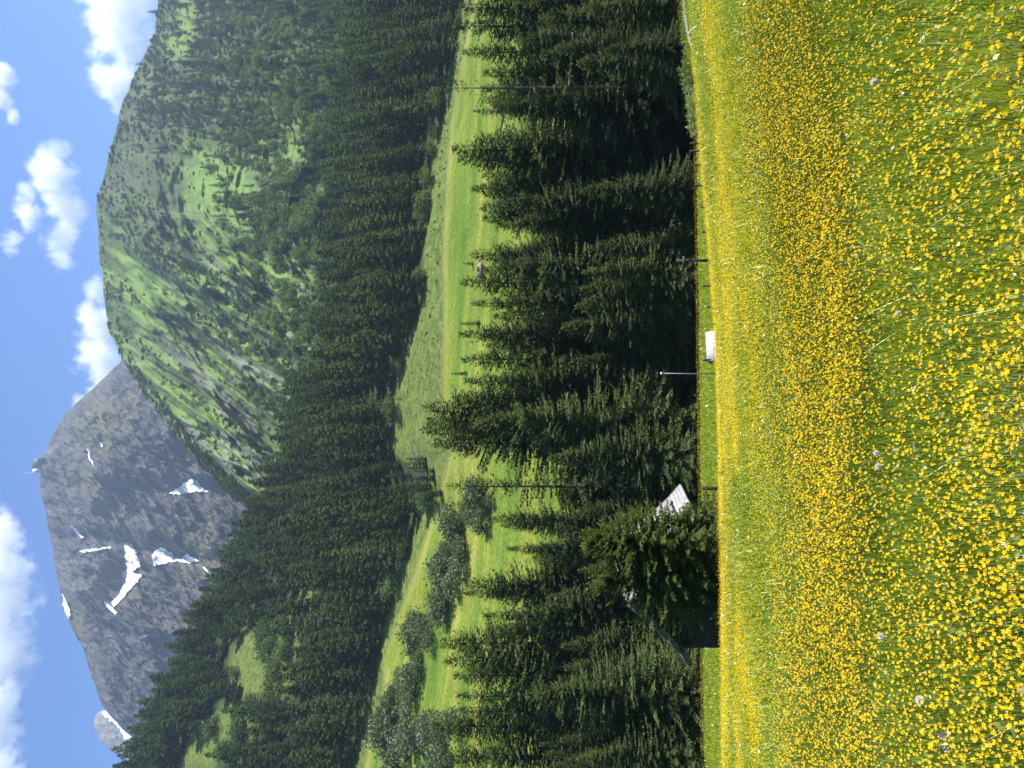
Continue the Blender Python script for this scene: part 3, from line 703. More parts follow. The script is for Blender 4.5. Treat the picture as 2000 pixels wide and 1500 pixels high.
# young spruces in front of the hut
YNG = spruce_proto(31, M_YOUNG, r=.11, H=6.6, Rm=2.25, dz=.11, nb=16, step=.055, tl=.22, tw=.027, clear=.01, shape=.6, hang=.6, ragged=.25)
YNG2 = spruce_proto(32, M_YOUNG, r=.10, H=6.2, Rm=2.6, dz=.115, nb=15, step=.055, tl=.22, tw=.027, clear=.01, shape=.66, hang=.65, ragged=.35)
for U, V, d, pr, w, lab in ((440, 1138, 29.5, YNG, 1.0, 'fresh green young spruce in front of the hut, the taller of two'),
                            (368, 1158, 30.2, YNG2, 1.0, 'young spruce with drooping boughs against the dark hut wall, the left of two')):
    x, y, zt = P(U, V, d); zb = gz(x, y) - .1
    add_tree(pr, (x, y, zb), zt - zb, lab, 'young spruces at the hut', name='young_spruce_tree', wide=w)

# ------------------------------------------------------------------ forest across the valley
def far_proto(seed, H=22.0, Rm=3.0):
    V, q, T = spruce_crown(seed, H=H, Rm=Rm, dz=.95, nb=7, step=.75, tl=1.25, tw=.40, clear=.03, sparse=.04, shape=.80, hang=.35, ragged=.22)
    return V, q, T
FARP = [far_proto(41, Rm=3.7), far_proto(42, Rm=3.2), far_proto(43, Rm=4.2), far_proto(44, Rm=3.5)]
FARM = []
for V, q, T in FARP:
    tv, tq = trunk_geo(22.0, .25, 5, 3)
    FARM.append(mesh('hillside_spruce', np.concatenate([V, tv]), [q, tq + len(V)], [M_FARSPRUCE, M_BARK],
                     midx=np.concatenate([np.zeros(len(q), int), np.ones(len(tq), int)]), tint=np.concatenate([T, np.zeros(len(tv))])))
cand = []
g = np.random.default_rng(99)
d = 262.0
while d < 560:
    sp = 11.5 if d < 420 else 12.5
    xs = np.arange(-.80 * d, .80 * d, sp) + g.uniform(-3, 3)
    for x in xs:
        xx = x + g.uniform(-2.6, 2.6); yy = d + g.uniform(-2.6, 2.6)
        cand.append((xx, yy))
    d += sp * .92
cand = np.array(cand); cz = ground(cand[:, 0], cand[:, 1])
cU = 750 + F * cand[:, 0] / cand[:, 1]; cV = 1000 - F * cz / cand[:, 1]
ok = cV < BORD(cU) - 3 + 10 * (fbm(cand[:, 0] / 14, cand[:, 1] / 14, 50, 3) - .5)
for u, v, a, b in GAPS: ok &= ((cU - u - 8) / (a + 8)) ** 2 + ((cV - v - 24) / (b + 30)) ** 2 > 1 + .5 * (fbm(cU / 14, cV / 14, 61, 3) - .5)
ok &= g.random(len(cU)) > .06
ok &= ~((cU > 780) & (cV < 690 + 18 * (fbm(cU / 30, cU * 0, 62, 3) - .5)))
tall = np.exp(-((cU - 560) / 40) ** 2)
cH = g.uniform(17, 32, len(cU)) * (1 - .35 * np.exp(-((cU - 570) / 45) ** 2) * (cV > 780))
T_ = [(x, y, z, h, u, v) for x, y, z, h, u, v, k in zip(cand[:, 0], cand[:, 1], cz, cH, cU, cV, ok) if k]
inview = [q for q in T_ if -40 < q[4] < 1540]
inview.sort(key=lambda q: q[1] - 2.5 * q[3])
N_IND = 95
indiv = inview[:N_IND]; ids = set(map(id, indiv)); rest = [q for q in T_ if id(q) not in ids]
def far_label(u):
    for a, b, s in ((-100, 240, 'dark spruce on the left end of the forest edge above the bright meadow'), (240, 500, 'dark spruce on the forest edge above the row of willow bushes'),
                    (500, 620, 'small dark spruce at the meadow corner behind the sparse bare-trunked spruce'), (620, 780, 'dark spruce on the forest edge above the tall giant clump'),
                    (780, 1000, 'dark spruce on the edge of the rough pasture, above the pink farm roof'), (1000, 1250, 'dark spruce on the edge of the rough pasture, above the mown field'),
                    (1250, 1700, 'bluish dark spruce on the forest edge at the right above the valley meadow')):
        if a <= u < b: return s
for x, y, z, h, u, v in indiv:
    lab = far_label(u)
    o = link('hillside_spruce', FARM[R.randrange(4)], loc=(x, y, z - .4)); s = h / 22.0
    o.scale = (s * R.uniform(1.1, 1.5), s * R.uniform(1.1, 1.5), s); o.rotation_euler = (0, 0, R.uniform(0, 6.28))
    tag(o, lab, 'tree', lab.replace('spruce', 'spruces', 1))
def merge(protos, items, g, wide=(.85, 1.2)):
    Vs, qs, Ts = [], [], []; k = 0
    for x, y, z, h, h0 in items:
        V, q, T = protos[g.integers(len(protos))]
        a = g.uniform(0, 6.28); s = h / h0; w = s * g.uniform(*wide); c, sn = math.cos(a) * w, math.sin(a) * w
        W = np.empty_like(V); W[:, 0] = V[:, 0] * c - V[:, 1] * sn + x; W[:, 1] = V[:, 0] * sn + V[:, 1] * c + y; W[:, 2] = V[:, 2] * s + z
        Vs.append(W.astype(np.float32)); qs.append(q + k); Ts.append(np.clip(T + g.normal(0, .16), 0, 1)); k += len(V)
    return np.concatenate(Vs), [np.concatenate(qs)], np.concatenate(Ts)
V, q, T = merge(FARP, [(x, y, z - .4, h, 22.0) for x, y, z, h, u, v in rest], g, (1.1, 1.55))
tag(link('conifer_forest', mesh('conifer_forest', V, q, M_FARSPRUCE, tint=T)), 'dense dark spruce forest climbing the slope below the mountains', 'forest', kind='stuff')
print('far spruces', len(T_), 'individual', len(indiv))

# vegetation of the green hill -------------------------------------
def hill_pts(n_, dens, seed):
    g = np.random.default_rng(seed)
    U = g.uniform(430, 1800, n_); T = g.uniform(.0, .995, n_)
    X, Y, Z = hill(U, T); V = 1000 - F * Z / Y
    k = g.random(n_) < dens(U, V, T)
    return X[k], Y[k], Z[k], U[k], V[k]
g = np.random.default_rng(123)
hp = [blob_crown(s, 3.2, 2.2, 14, 6, 1.5, .5) for s in (1, 2, 3, 4)]
def scrub_d(U, V, T):
    q = (U * 350 + V * 250) / 430; ll = (-U * 250 + V * 350) / 430
    band = sstep(.47, .60, fbm(q / 26, ll / 130, 81, 4)); clump = sstep(.42, .58, fbm(U / 26, V / 20, 82, 4))
    right = sstep(1150, 1300, U + 25 * np.sin(V / 30)) 
    dn = .55 * band * (1 - right) + right * (.5 + .5 * clump)
    rib = U - np.interp(V, [214, 260, 300, 400, 480, 540], [905, 800, 745, 620, 545, 500])
    dn = np.maximum(dn, .8 * sstep(3, -6, rib) * (V > 225) * (U < 860))  # dense dark scrub added to deepen the shade on the rib's left face
    md = blob(U, V, 1120, 400, 70, 40) + blob(U, V, 1150, 440, 50, 60) + blob(U, V, 1215, 555, 38, 42) + blob(U, V, 1105, 470, 40, 35) + blob(U, V, 1460, 365, 70, 20) + blob(U, V, 1420, 345, 22, 16)
    dn = dn * np.clip(1 - 1.3 * md, 0.03, 1)
    return np.clip(dn * (.5 + .5 * sstep(1.0, .9, T)) + .25 * (T > .975) + .04, 0, 1)
X, Y, Z, U, V = hill_pts(34000, scrub_d, 5)
hs = g.uniform(1.2, 4.2, len(X)) * g.uniform(.6, 1.1, len(X)) * (Y / 1000) ** .3
Vv, q, T = merge(hp, [(x, y, z - .6, h, 4.0) for x, y, z, h in zip(X, Y, Z, hs)], g, (1.0, 1.9))
tag(link('mountain_scrub', mesh('mountain_scrub', Vv, q, M_SCRUB, tint=T)), 'dark dwarf pine scrub speckling the green hill', 'scrub', kind='stuff')
print('scrub', len(X))
bl = [blob_crown(s, 4.2, 5.2, 26, 8, 1.7, .45) for s in (6, 7, 8, 9)]
def broad_d(U, V, T):
    zone = sstep(690, 640, V) * sstep(430, 520, V + .12 * (U - 900)) * sstep(640, 760, U)
    zone2 = blob(U, V, 1340, 520, 120, 90) * .8 + blob(U, V, 1040, 560, 130, 110) + blob(U, V, 850, 640, 160, 60) + blob(U, V, 1400, 600, 90, 40) * .6
    clump = sstep(.40, .55, fbm(U / 30, V / 24, 91, 4))
    return np.clip((zone * .35 + zone2) * clump, 0, 1)
X, Y, Z, U, V = hill_pts(9500, broad_d, 8)
Vv, q, T = merge(bl, [(x, y, z - .8, h, 9.7) for x, y, z, h in zip(X, Y, Z, g.uniform(6, 12, len(X)))], g)
tag(link('broadleaf_woods', mesh('broadleaf_woods', Vv, q, M_BROAD, tint=T)), 'pale green broadleaf wood on the lower part of the green hill', 'wood', kind='stuff')
print('broad', len(X))
def con_d(U, V, T):
    c = blob(U, V, 1230, 480, 55, 60) + blob(U, V, 1100, 560, 70, 90) * .7 + blob(U, V, 1010, 360, 25, 30) * .8 + blob(U, V, 1330, 420, 90, 70) * .6 + blob(U, V, 1400, 350, 50, 30) * .5 + blob(U, V, 880, 620, 40, 40) * .4
    c = c + .75 * sstep(585, 660, V) * sstep(1000, 1250, U) + .5 * blob(U, V, 1080, 505, 25, 60) + 1.0 * blob(U, V, 1450, 480, 120, 150) * sstep(.40, .5, fbm(U / 40, V / 40, 95, 3)) + .6 * blob(U, V, 1330, 330, 90, 60)
    return np.clip(c, 0, 1) * (.25 + .75 * sstep(.38, .5, fbm(U / 22, V / 30, 96, 3)))
X, Y, Z, U, V = hill_pts(5200, con_d, 9)
Vv, q, T = merge(FARP, [(x, y, z - .8, h, 22.0) for x, y, z, h in zip(X, Y, Z, g.uniform(12, 24, len(X)))], g, (.9, 1.3))
tag(link('conifer_forest', mesh('conifer_forest', Vv, q, M_FARSPRUCE, tint=T)), 'bluish spruces scattered and bunched over the green hill', 'forest', kind='stuff')
print('conif', len(X))

# willow and alder bushes in the valley ----------------------------
BUSHM = []
for s in (1, 2, 3, 4):
    V, q, T = blob_crown(50 + s, 3.0, 2.9, 46, 13, .62, .42)
    mb = MB()
    for k in range(4):
        a = 1.6 * k + s; mb.tube([(0.15 * math.cos(a), .15 * math.sin(a), -.3), (.6 * math.cos(a), .6 * math.sin(a), 1.6), (1.3 * math.cos(a), 1.3 * math.sin(a), 3.4)], [.10, .07, .03], 5)
    BUSHM.append((mesh('bush_stems', np.concatenate(mb.v), [np.array(mb.q), np.array(mb.t)], M_BARK), mesh('bush_crown', V, [q], M_BUSH, tint=T), 5.4, mesh('broadleaf_crown', V, [q], M_BROAD, tint=T)))
def bush(U, V, hpx, label, group, broad=False, wide=1.0):
    d_ = d_at(U, V); x, y, _ = P(U, V, d_); z = gz(x, y)
    h = hpx * d_ / F; tm, cm, H0, cb = R.choice(BUSHM)
    add_tree((tm, cb if broad else cm, H0), (x, y, z - .2), h, label, group, 'willow_bush' if not broad else 'broadleaf_tree', 'bush' if not broad else 'tree', wide)
WB = I([60, 120, 200, 260, 300, 350, 400, 450, 500, 545], [800, 815, 835, 860, 870, 895, 925, 950, 958, 975])
for k in range(92):
    U = 75 + 470 * (k + R.uniform(0, 1)) / 92; V = WB(U) + R.uniform(-62, 4) * (1.0 if U > 330 else .8)
    if fbm(U / 34, V / 24, 71, 2)[()] < .40: continue
    sec = ('grey-green willow bush on the upper left of the bush row' if U < 230 else 'grey-green willow bush in the middle of the bush row' if U < 390 else 'grey-green willow bush on the wide right end of the bush row')
    bush(U, V, R.uniform(18, 48), sec, sec.replace('bush', 'bushes', 1), wide=R.uniform(.9, 1.4))
for U, V, h, lab in ((168, 808, 42, 'rounded light green shrub in front of the left bush row, on the bright slope'), (20, 800, 60, 'tall pale willow at the left border of the valley'), (55, 775, 50, 'pale willow second from the left border'),
                     (95, 770, 40, 'low pale willow above the left bush row')):
    bush(U, V, h, lab, 'single shrubs in the valley')
for k in range(14):
    U = R.uniform(-20, 90); bush(U, R.uniform(745, 905), R.uniform(35, 60), 'pale leafy bush crowded at the left border of the valley', 'pale leafy bushes at the left border', wide=1.1)
# light broadleaf trees along the forest edge
for k in range(18):
    U = R.choice([R.uniform(330, 560), R.uniform(620, 1330), R.uniform(1010, 1330)])
    lab = 'light green broadleaf tree under the dark forest, left of the meadow corner' if U < 590 else 'light green broadleaf tree topping the rough pasture left of its middle' if U < 950 else 'light green broadleaf tree topping the rough pasture towards the right'
    bush(U, BORD(U) + R.uniform(-6, 3), R.uniform(22, 40), lab, lab.replace('tree', 'trees', 1), True)
for k in range(34):
    gp = GAPS[R.randrange(3)]; a = R.uniform(0, 6.28); U = gp[0] + gp[2] * 1.0 * math.cos(a); V = gp[1] + gp[3] * 1.0 * math.sin(a)
    bush(U, V, R.uniform(22, 38), 'light green broadleaf tree around the clearing in the dark forest', 'light green broadleaf trees around the clearing', True)
# small dark spruces standing in the valley meadow
for U, V, h, lab in ((868, 937, 38, 'small dark spruce alone by the field edge beyond the narrow tall spruce'), (770, 912, 32, 'small cone-shaped spruce on the field edge left of the dark narrow one'),
                     (832, 925, 12, 'tiny dark spruce on the field edge beside a small cone-shaped one'), (1283, 985, 62, 'bluish spruce left of the pole-like spruce, further down the valley'), (985, 925, 22, 'little spruce behind the pink farm roof')):
    d_ = d_at(U, V); x, y, _ = P(U, V, d_)
    o = link('hillside_spruce', FARM[R.randrange(4)], loc=(x, y, gz(x, y) - .3)); s = h * d_ / F / 22; o.scale = (s * 1.1, s * 1.1, s); tag(o, lab, 'tree')
for k in range(13):
    U = 505 + 100 * (k + R.random()) / 13; V = 873 - .25 * (U - 505) + R.uniform(-22, 6)
    d_ = d_at(U, V); x, y, _ = P(U, V, d_); h = R.uniform(26, 46)
    o = link('hillside_spruce', FARM[R.randrange(4)], loc=(x, y, gz(x, y) - .3)); s_ = h * d_ / F / 22; o.scale = (s_ * 1.2, s_ * 1.2, s_)
    tag(o, 'small dark spruce at the meadow corner behind the sparse bare-trunked spruce', 'tree', 'small dark spruces at the meadow corner behind the sparse bare-trunked spruce')
# juniper tufts on the rough pasture
its = []; g = np.random.default_rng(17)
while len(its) < 330:
    U = g.uniform(600, 1500); b, mo = BORD(U), MOWN(U); V = g.uniform(b, mo - 2)
    if g.random() > .3 + .7 * (1 - abs(2 * (V - b) / max(mo - b, 1) - 1)): continue
    d_ = d_at(U, V); x, y, _ = P(U, V, d_); its.append((x, y, gz(x, y) - .1, g.uniform(.2, .7) * g.uniform(.5, 1.2), 4.0))
V, q, T = merge(hp, its, g)
tag(link('juniper_scrub', mesh('juniper_scrub', V, q, M_SCRUB, tint=T)), 'tiny dark juniper tufts dotting the rough pasture', 'scrub', kind='stuff')

# ------------------------------------------------------------------ wood and metal things
M_LOG = plain('dark_timber', (.007, .005, .004), (.022, .015, .011), 3.5, .85, (.5, .5, 9), bump=.4)
M_GREY = plain('weathered_timber', (.075, .065, .055), (.17, .15, .13), 4, .85, (1, 6, 6), bump=.3)
M_POST = plain('grey_post_wood', (.035, .03, .025), (.10, .085, .07), 8, .9, (3, 3, .6))
M_STEEL = plain('galvanised_steel', (.20, .22, .24), (.34, .36, .38), 8, .55, metal=.3)
M_WHITE = plain('white_enamel', (.6, .6, .6), (.78, .78, .78), 8, .5)
M_STONE = plain('rubble_stone', (.16, .15, .14), (.34, .32, .29), 3, .9, bump=.5)
def shingle_mat(name, ax, c1, c2):
    m, n, l = mat(name)
    tc = n.new('ShaderNodeTexCoord'); mp = n.new('ShaderNodeMapping'); l.new(tc.outputs['UV' if False else 'Object'], mp.inputs[0])
    mp.inputs['Rotation'].default_value = ax
    br = n.new('ShaderNodeTexBrick'); br.inputs['Scale'].default_value = 1.0; br.inputs['Brick Width'].default_value = .16; br.inputs['Row Height'].default_value = .2
    br.inputs['Mortar Size'].default_value = .012; br.inputs['Color1'].default_value = (*c1, 1); br.inputs['Color2'].default_value = (*c2, 1); br.inputs['Mortar'].default_value = (c1[0] * .45, c1[1] * .45, c1[2] * .45, 1)
    l.new(mp.outputs[0], br.inputs['Vector'])
    t = noise(n, l, 2.2, 6); r = ramp(n, [(.3, (.7, .69, .68)), (.7, (1.1, 1.08, 1.06))]); l.new(t.outputs['Fac'], r.inputs[0])
    p = n.new('ShaderNodeBsdfPrincipled'); p.inputs['Roughness'].default_value = .85
    l.new(mixc(n, l, .8, br.outputs[0], r.outputs[0], 'MULTIPLY'), p.inputs['Base Color'])
    b = n.new('ShaderNodeBump'); b.inputs['Strength'].default_value = .6; b.inputs['Distance'].default_value = .02; l.new(br.outputs['Fac'], b.inputs['Height']); b.invert = True; l.new(b.outputs[0], p.inputs['Normal'])
    o = n.new('ShaderNodeOutputMaterial'); l.new(p.outputs[0], o.inputs[0]); return m
M_SHINGLE = shingle_mat('weathered_shingles', (0, 0, math.radians(90)), (.36, .34, .335), (.50, .475, .46))

# the hut: gable to the valley camera, ridge along local y
hx, hy = -10.6, 38.3; hz = gz(hx, hy)
hut = empty('wooden_hut', (hx, hy, hz), math.radians(-20))
tag(hut, 'dark timber mountain hut with a flared grey shingle roof, half hidden by young spruces', 'hut')
RH = -5.95 - hz; W, D, EH = 3.3, 1.9, RH - 3.25    # half width, half depth, ridge and wall heights
mb = MB()
for k in range(int((EH + .6) / .24) + 1):   # log courses of front and sides
    z0 = -.6 + k * .24
    mb.box((0, -D, z0 + .12), (2 * W + .3, .22, .225)); mb.box((0, D, z0 + .12), (2 * W + .3, .22, .225))
    mb.box((-W, 0, z0 + .12), (.22, 2 * D - .24, .225)); mb.box((W, 0, z0 + .12), (.22, 2 * D - .24, .225))
mb.build('log_wall', M_LOG, hut)
for y in (-D, D):                           # boarded gables
    mb = MB(); nb_ = 26
    for k in range(nb_):
        x0 = -W + 2 * W * (k + .5) / nb_; top = EH + (RH - EH - .3) * (1 - abs(x0) / (W + .1)) 
        mb.box((x0, y + (.012 if k % 2 else 0), (EH + .01 + top) / 2), (2 * W / nb_ * .97, .09, max(.05, top - EH - .01)))
    mb.build('gable_boarding', M_LOG, hut)
prof = [(0.0, RH), (1.2, RH - 1.22), (2.3, RH - 2.28), (3.2, RH - 3.06), (4.15, RH - 3.72)]
for s in (-1, 1):                           # two flared roof slopes
    mb = MB(); ov = .75; v = []; 
    for x0, z0 in prof:
        for yy in (-D - ov, D + ov):
            for th in (0, -.11): v.append((s * x0, yy, z0 + th))
    q = []
    for i in range(len(prof) - 1):
        a, b = i * 4, i * 4 + 4
        q += [(a, a + 2, b + 2, b), (a + 1, b + 1, b + 3, a + 3), (a, b, b + 1, a + 1), (a + 2, a + 3, b + 3, b + 2)]
    e = (len(prof) - 1) * 4; q += [(e, e + 2, e + 3, e + 1)]
    mb.add(v, q); sl = mb.build('roof_slope', M_SHINGLE, hut)
    for yy in (-D - ov - .03, D + ov + .03):
        mb = MB()
        for i in range(len(prof) - 1):
            mb.beam((s * prof[i][0], yy, prof[i][1] - .07), (s * prof[i + 1][0], yy, prof[i + 1][1] - .07), .05, .14)
        mb.build('barge_board', M_GREY, hut)
for x0, z0 in ((-3.25, RH - 3.33), (3.25, RH - 3.33), (-1.75, RH - 2.0), (1.75, RH - 2.0), (0, RH - .35)):
    mb = MB(); mb.box((x0, 0, z0), (.14, 2 * D + 1.2, .16))
    if x0: mb.beam((x0, -D - .6, z0 - .1), (x0, -D - .06, z0 - .55), .08, .08)
    mb.build('purlin', M_GREY, hut)
mb = MB(); mb.box((.9, -D - .07, EH + .5), (.95, .06, .8)); wfr = mb.build('window', M_GREY, hut)
mp_ = plain('dull_glass', (.05, .07, .09), (.16, .20, .25), 3, .15); mb = MB(); mb.box((.68, -D - .105, EH + .5), (.36, .02, .64)); mb.box((1.12, -D - .105, EH + .5), (.36, .02, .64)); mb.build('pane', mp_, wfr)
mb = MB(); mb.box((-1.0, -D - .13, .55), (.95, .05, 1.9)); dr = mb.build('door', M_LOG, hut)
mb = MB(); mb.box((-.62, -D - .18, .55), (.03, .05, .12)); mb.build('handle', M_STEEL, dr)
# stone footing and lean-to post on the right side
mb = MB(); mb.box((W + .05, 0, -.75), (.5, 2 * D, .5)); mb.build('stone_footing', M_STONE, hut)
mb = MB()
for yy in (-2.6, 0, 2.6): mb.box((W + .62, yy, -.1), (.16, .16, 2.3))
mb.box((W + .62, 0, 1.12), (.16, 2 * D, .16)); mb.build('porch_frame', M_LOG, hut)
# plank ramp leaning towards the hut's right corner
ax, ay, az = P(586, 1407, 33.5); bx, by, bz = P(531, 1424, 31.0)
mb = MB(); mb.beam((ax, ay, az), (bx, by, bz), .9, .05); mb.beam((ax + .05, ay - .46, az + .03), (bx + .05, by - .46, bz + .03), .06, .14); rp_ = mb.build('plank_ramp', M_GREY, None)
mb = MB(); mb.box((bx, by + .1, bz - .45), (.12, .8, .8)); mb.box(((ax + bx) / 2, (ay + by) / 2 + .1, (az + bz) / 2 - .5), (.12, .8, .9)); mb.build('support', M_LOG, rp_)
tag(rp_, 'sloping plank ramp with a pale edge at the right corner of the hut', 'ramp')

# small shingled shed behind the crest
sx_, sy_, _ = P(822, 1398, 43.0); sz = gz(sx_, sy_)
shed = empty('small_shed', (sx_, sy_, sz), math.radians(9))
tag(shed, 'small wooden shed with a bright white shingle roof, half sunk behind the flowers', 'shed')
zr = (1000 - 1379) / F * 43.0 - sz                 # ridge height above the ground
wl, wd = .78, .62
mb = MB()
hb = zr - .50
for k in range(6):
    z0 = -.2 + (hb + .2) * (k + .5) / 6
    for y in (-wd, wd): mb.box((0, y, z0), (2 * wl, .06, (hb + .2) / 6 * .96))
    for x in (-wl, wl): mb.box((x, 0, z0), (.06, 2 * wd - .07, (hb + .2) / 6 * .96))
M_BROWN = plain('brown_boards', (.035, .020, .016), (.085, .052, .042), 4, .85, (1, 1, 8), bump=.3)
mb.build('board_wall', M_BROWN, shed)
for x in (-wl, wl):
    mb = MB(); v = [(x - .03, -wd, hb), (x - .03, wd, hb), (x - .03, 0, zr - .1), (x + .03, -wd, hb), (x + .03, wd, hb), (x + .03, 0, zr - .1)]
    mb.add(v, [(0, 1, 4, 3), (1, 2, 5, 4), (2, 0, 3, 5)], [(0, 2, 1), (3, 4, 5)]); mb.build('gable', M_BROWN, shed)
M_SHED = shingle_mat('bleached_shingles', (math.radians(35), 0, 0), (.58, .55, .54), (.74, .71, .70))
for s in (-1, 1):
    mb = MB(); a = np.array([(x, s * y, z) for x in (-wl - .17, wl + .17) for (y, z) in ((0, zr), (wd + .28, hb - .14)) for z in (z, z - .05)])
    mb.add(a, [(0, 2, 6, 4), (1, 5, 7, 3), (0, 4, 5, 1), (2, 3, 7, 6), (0, 1, 3, 2), (4, 6, 7, 5)]); mb.build('roof_slope', M_SHED, shed)
mb = MB(); mb.box((-wl - .05, 0, .5), (.03, .6, .8)); mb.build('door', M_BROWN, shed)

# thin metal pole with a white cap
px_, py_, pt = P(770, 1290, 37.0); pb = gz(px_, py_)
pole = empty('metal_pole', (px_, py_, pb)); tag(pole, 'thin grey metal pole with a white cap standing in the meadow', 'pole')
mb = MB(); mb.tube([(0, 0, -.3), (0, 0, (pt - pb) * .5), (0.02, 0, pt - pb - .1)], [.034, .030, .027], 10); mb.build('shaft', M_STEEL, pole, True)
mb = MB(); mb.tube([(0.02, 0, pt - pb - .11), (0.02, 0, pt - pb)], [.075, .06], 12); mb.build('cap', M_WHITE, pole, True)

# wooden signpost with a crossbar
px_, py_, pt = P(991, 1321, 36.0); pb = gz(px_, py_)
sp_ = empty('wooden_signpost', (px_, py_, pb)); tag(sp_, 'grey wooden signpost with a short crossbar near the top, in the meadow', 'signpost')
hh = pt - pb
mb = MB(); mb.tube([(0, 0, -.3), (.01, 0, hh * .5), (0, .01, hh)], [.085, .075, .065], 9); mb.build('post', M_POST, sp_, True)
mb = MB(); mb.box((0, -.09, hh - .38), (.42, .05, .13)); mb.build('crossbar', M_GREY, sp_)
mb = MB(); mb.box((0.02, -.09, hh - .62), (.10, .05, .28)); mb.build('plate', M_POST, sp_)

# fence stakes behind the flowers
def stake(U, Vt, d, lab, lean=0.0):
    x, y, zt = P(U, Vt - 7, d); zb = gz(x, y); h = zt - zb
    if h < .35: zb = zt - .35; h = .35
    mb = MB(); mb.tube([(0, 0, -.4), (lean * .5, 0, h * .5), (lean, .01, h - .04), (lean, .01, h)], [.07, .066, .06, .03], 7)
    o = mb.build('fence_stake', M_POST, None); o.location = (x, y, zb); tag(o, lab, 'stake', 'fence stakes along the meadow edge')
for U, V, d, lab, ln in ((1232, 1355, 36, 'leaning stake at the right end of the fence, beside the tall weeds', .06), (1220, 1355, 36, 'second stake from the weeds, just left of the leaning one', 0), (1205, 1354, 36, 'tallest dark stake, third from the weeds', 0),
                     (1178, 1362, 36, 'short stake left of the tallest one', 0), (1137, 1363, 36, 'slightly bent stake in the middle of the fence line', .03), (1095, 1376, 36, 'tiny stake top barely above the flowers', 0),
                     (1047, 1377, 37, 'small stake right of the signpost', 0), (942, 1379, 38, 'small stake left of the signpost', 0), (900, 1387, 38, 'last low stake before the shingled shed', 0)):
    stake(U, V, d, lab, ln)

# farm roof across the valley
d_ = d_at(970, 945); fx, fy, _ = P(972, 945, d_); fz = gz(fx, fy)
M_PINK = plain('faded_tile', (.19, .12, .11), (.28, .19, .17), 1.5, .85)
def barn(loc, rz, w, dp, eh, rh, lab, roofmat):
    b = empty('barn', loc, rz); tag(b, lab, 'barn')
    mb = MB(); mb.box((0, 0, eh / 2 - .5), (2 * w, 2 * dp, eh + 1))
    for x in (-w, w):
        s = .01 * np.sign(x); mb.add([(x - .1 - s, -dp, eh), (x - .1 - s, dp, eh), (x - .1 - s, 0, rh - .15), (x + .1 - s, -dp, eh), (x + .1 - s, dp, eh), (x + .1 - s, 0, rh - .15)], [(0, 1, 4, 3), (1, 2, 5, 4), (2, 0, 3, 5)], [(0, 2, 1), (3, 4, 5)])
    mb.build('wall', M_GREY, b)
    for s in (-1, 1):
        mb = MB(); a = np.array([(x, s * y, z) for x in (-w - .5, w + .5) for (y, z) in ((0, rh), (dp + .6, eh - .35)) for z in (z, z - .2)])
        mb.add(a, [(0, 2, 6, 4), (1, 5, 7, 3), (0, 4, 5, 1), (2, 3, 7, 6), (0, 1, 3, 2), (4, 6, 7, 5)]); mb.build('roof', roofmat, b)
    mb = MB(); mb.box((0, -dp - .06, 1.0), (1.6, .08, 2.0)); mb.build('door', M_LOG, b)
barn((fx, fy, fz), math.radians(8), 1.7, 1.2, 1.1, 2.1, 'barn with a faded pink roof in the valley meadow, between spruce tips', M_PINK)
d_ = d_at(878, 742, 300, 560); fx, fy, _ = P(882, 725, d_); barn((fx, fy, gz(fx, fy) + 8), math.radians(-15), 3.0, 2.5, 2.2, 4.4, 'small grey-roofed hay barn tucked among the dark forest trees', M_GREY)

# gravel path at the right edge of the meadow
M_PATH = plain('path_gravel', (.15, .135, .12), (.33, .30, .27), 9, .95, detail=8)
PATHP = [(1400, 30.6), (1430, 30.9), (1470, 31.4), (1520, 32.0), (1640, 33.5), (1850, 35.5)]; pts = PATHP
V = []; 
for i, (U, d) in enumerate(pts):
    w = [.05, .45, .8, .95, 1.1, 1.2][i]
    for k in range(5):
        y = d - w + 2 * w * k / 4; x = (U - 750) / F * d; V.append((x, y, gz(x, y) + .05 + .02 * (k in (1, 2, 3))))
q = [(i * 5 + k, (i + 1) * 5 + k, (i + 1) * 5 + k + 1, i * 5 + k + 1) for i in range(len(pts) - 1) for k in range(4)]
tag(link('path', mesh('path', V, [np.array(q)], M_PATH, smooth=True)), kind='structure')

# summit station, masts, aerial ropeway
M_GREEN = plain('dark_green_cladding', (.020, .05, .04), (.035, .075, .06), .3, .7)
M_CONC = plain('pale_concrete', (.42, .42, .42), (.55, .54, .53), .2, .9)
X, Y, Z = rock(np.array([596.0, 572.0, 560.0, 628.0, 541.0]), np.full(5, 1.0))
st_ = empty('summit_station', (float(X[0]), float(Y[0]) - 6, float(Z[0]))); tag(st_, 'boxy dark green and grey cable car station on the rocky summit', 'building')
mb = MB(); mb.add([(-18, -9, -6), (18, -9, -14), (18, 9, -14), (-18, 9, -6), (-18, -9, 24), (16, -9, 17), (16, 9, 17), (-18, 9, 24)], [(0, 1, 5, 4), (1, 2, 6, 5), (2, 3, 7, 6), (3, 0, 4, 7), (4, 5, 6, 7), (0, 3, 2, 1)]); mb.build('hall', M_GREEN, st_)
mb = MB(); mb.box((-26, 0, 8), (15.5, 15, 28)); mb.build('tower', M_CONC, st_)
mb = MB(); mb.box((-28, -8, 4), (8, 1, 5)); mb.build('window', mp_, st_)
mb = MB(); mb.tube([(-33, 0, 10), (-33, 0, 50)], [.9, .5], 6); mb.build('antenna', M_STEEL, st_)
for U_, k, h, lab in ((628, 3, 16, 'short bent mast on the ridge right of the summit station'), (541, 4, 26, 'thin antenna mast on the summit left of the station')):
    mb = MB(); mb.tube([(0, 0, -3), (0, 0, h * .6), (2 if k == 3 else 0, 0, h)], [.9, .7, .4], 6); o = mb.build('mast', M_STEEL, None); o.location = (float(X[k]), float(Y[k]), float(Z[k])); tag(o, lab, 'mast')
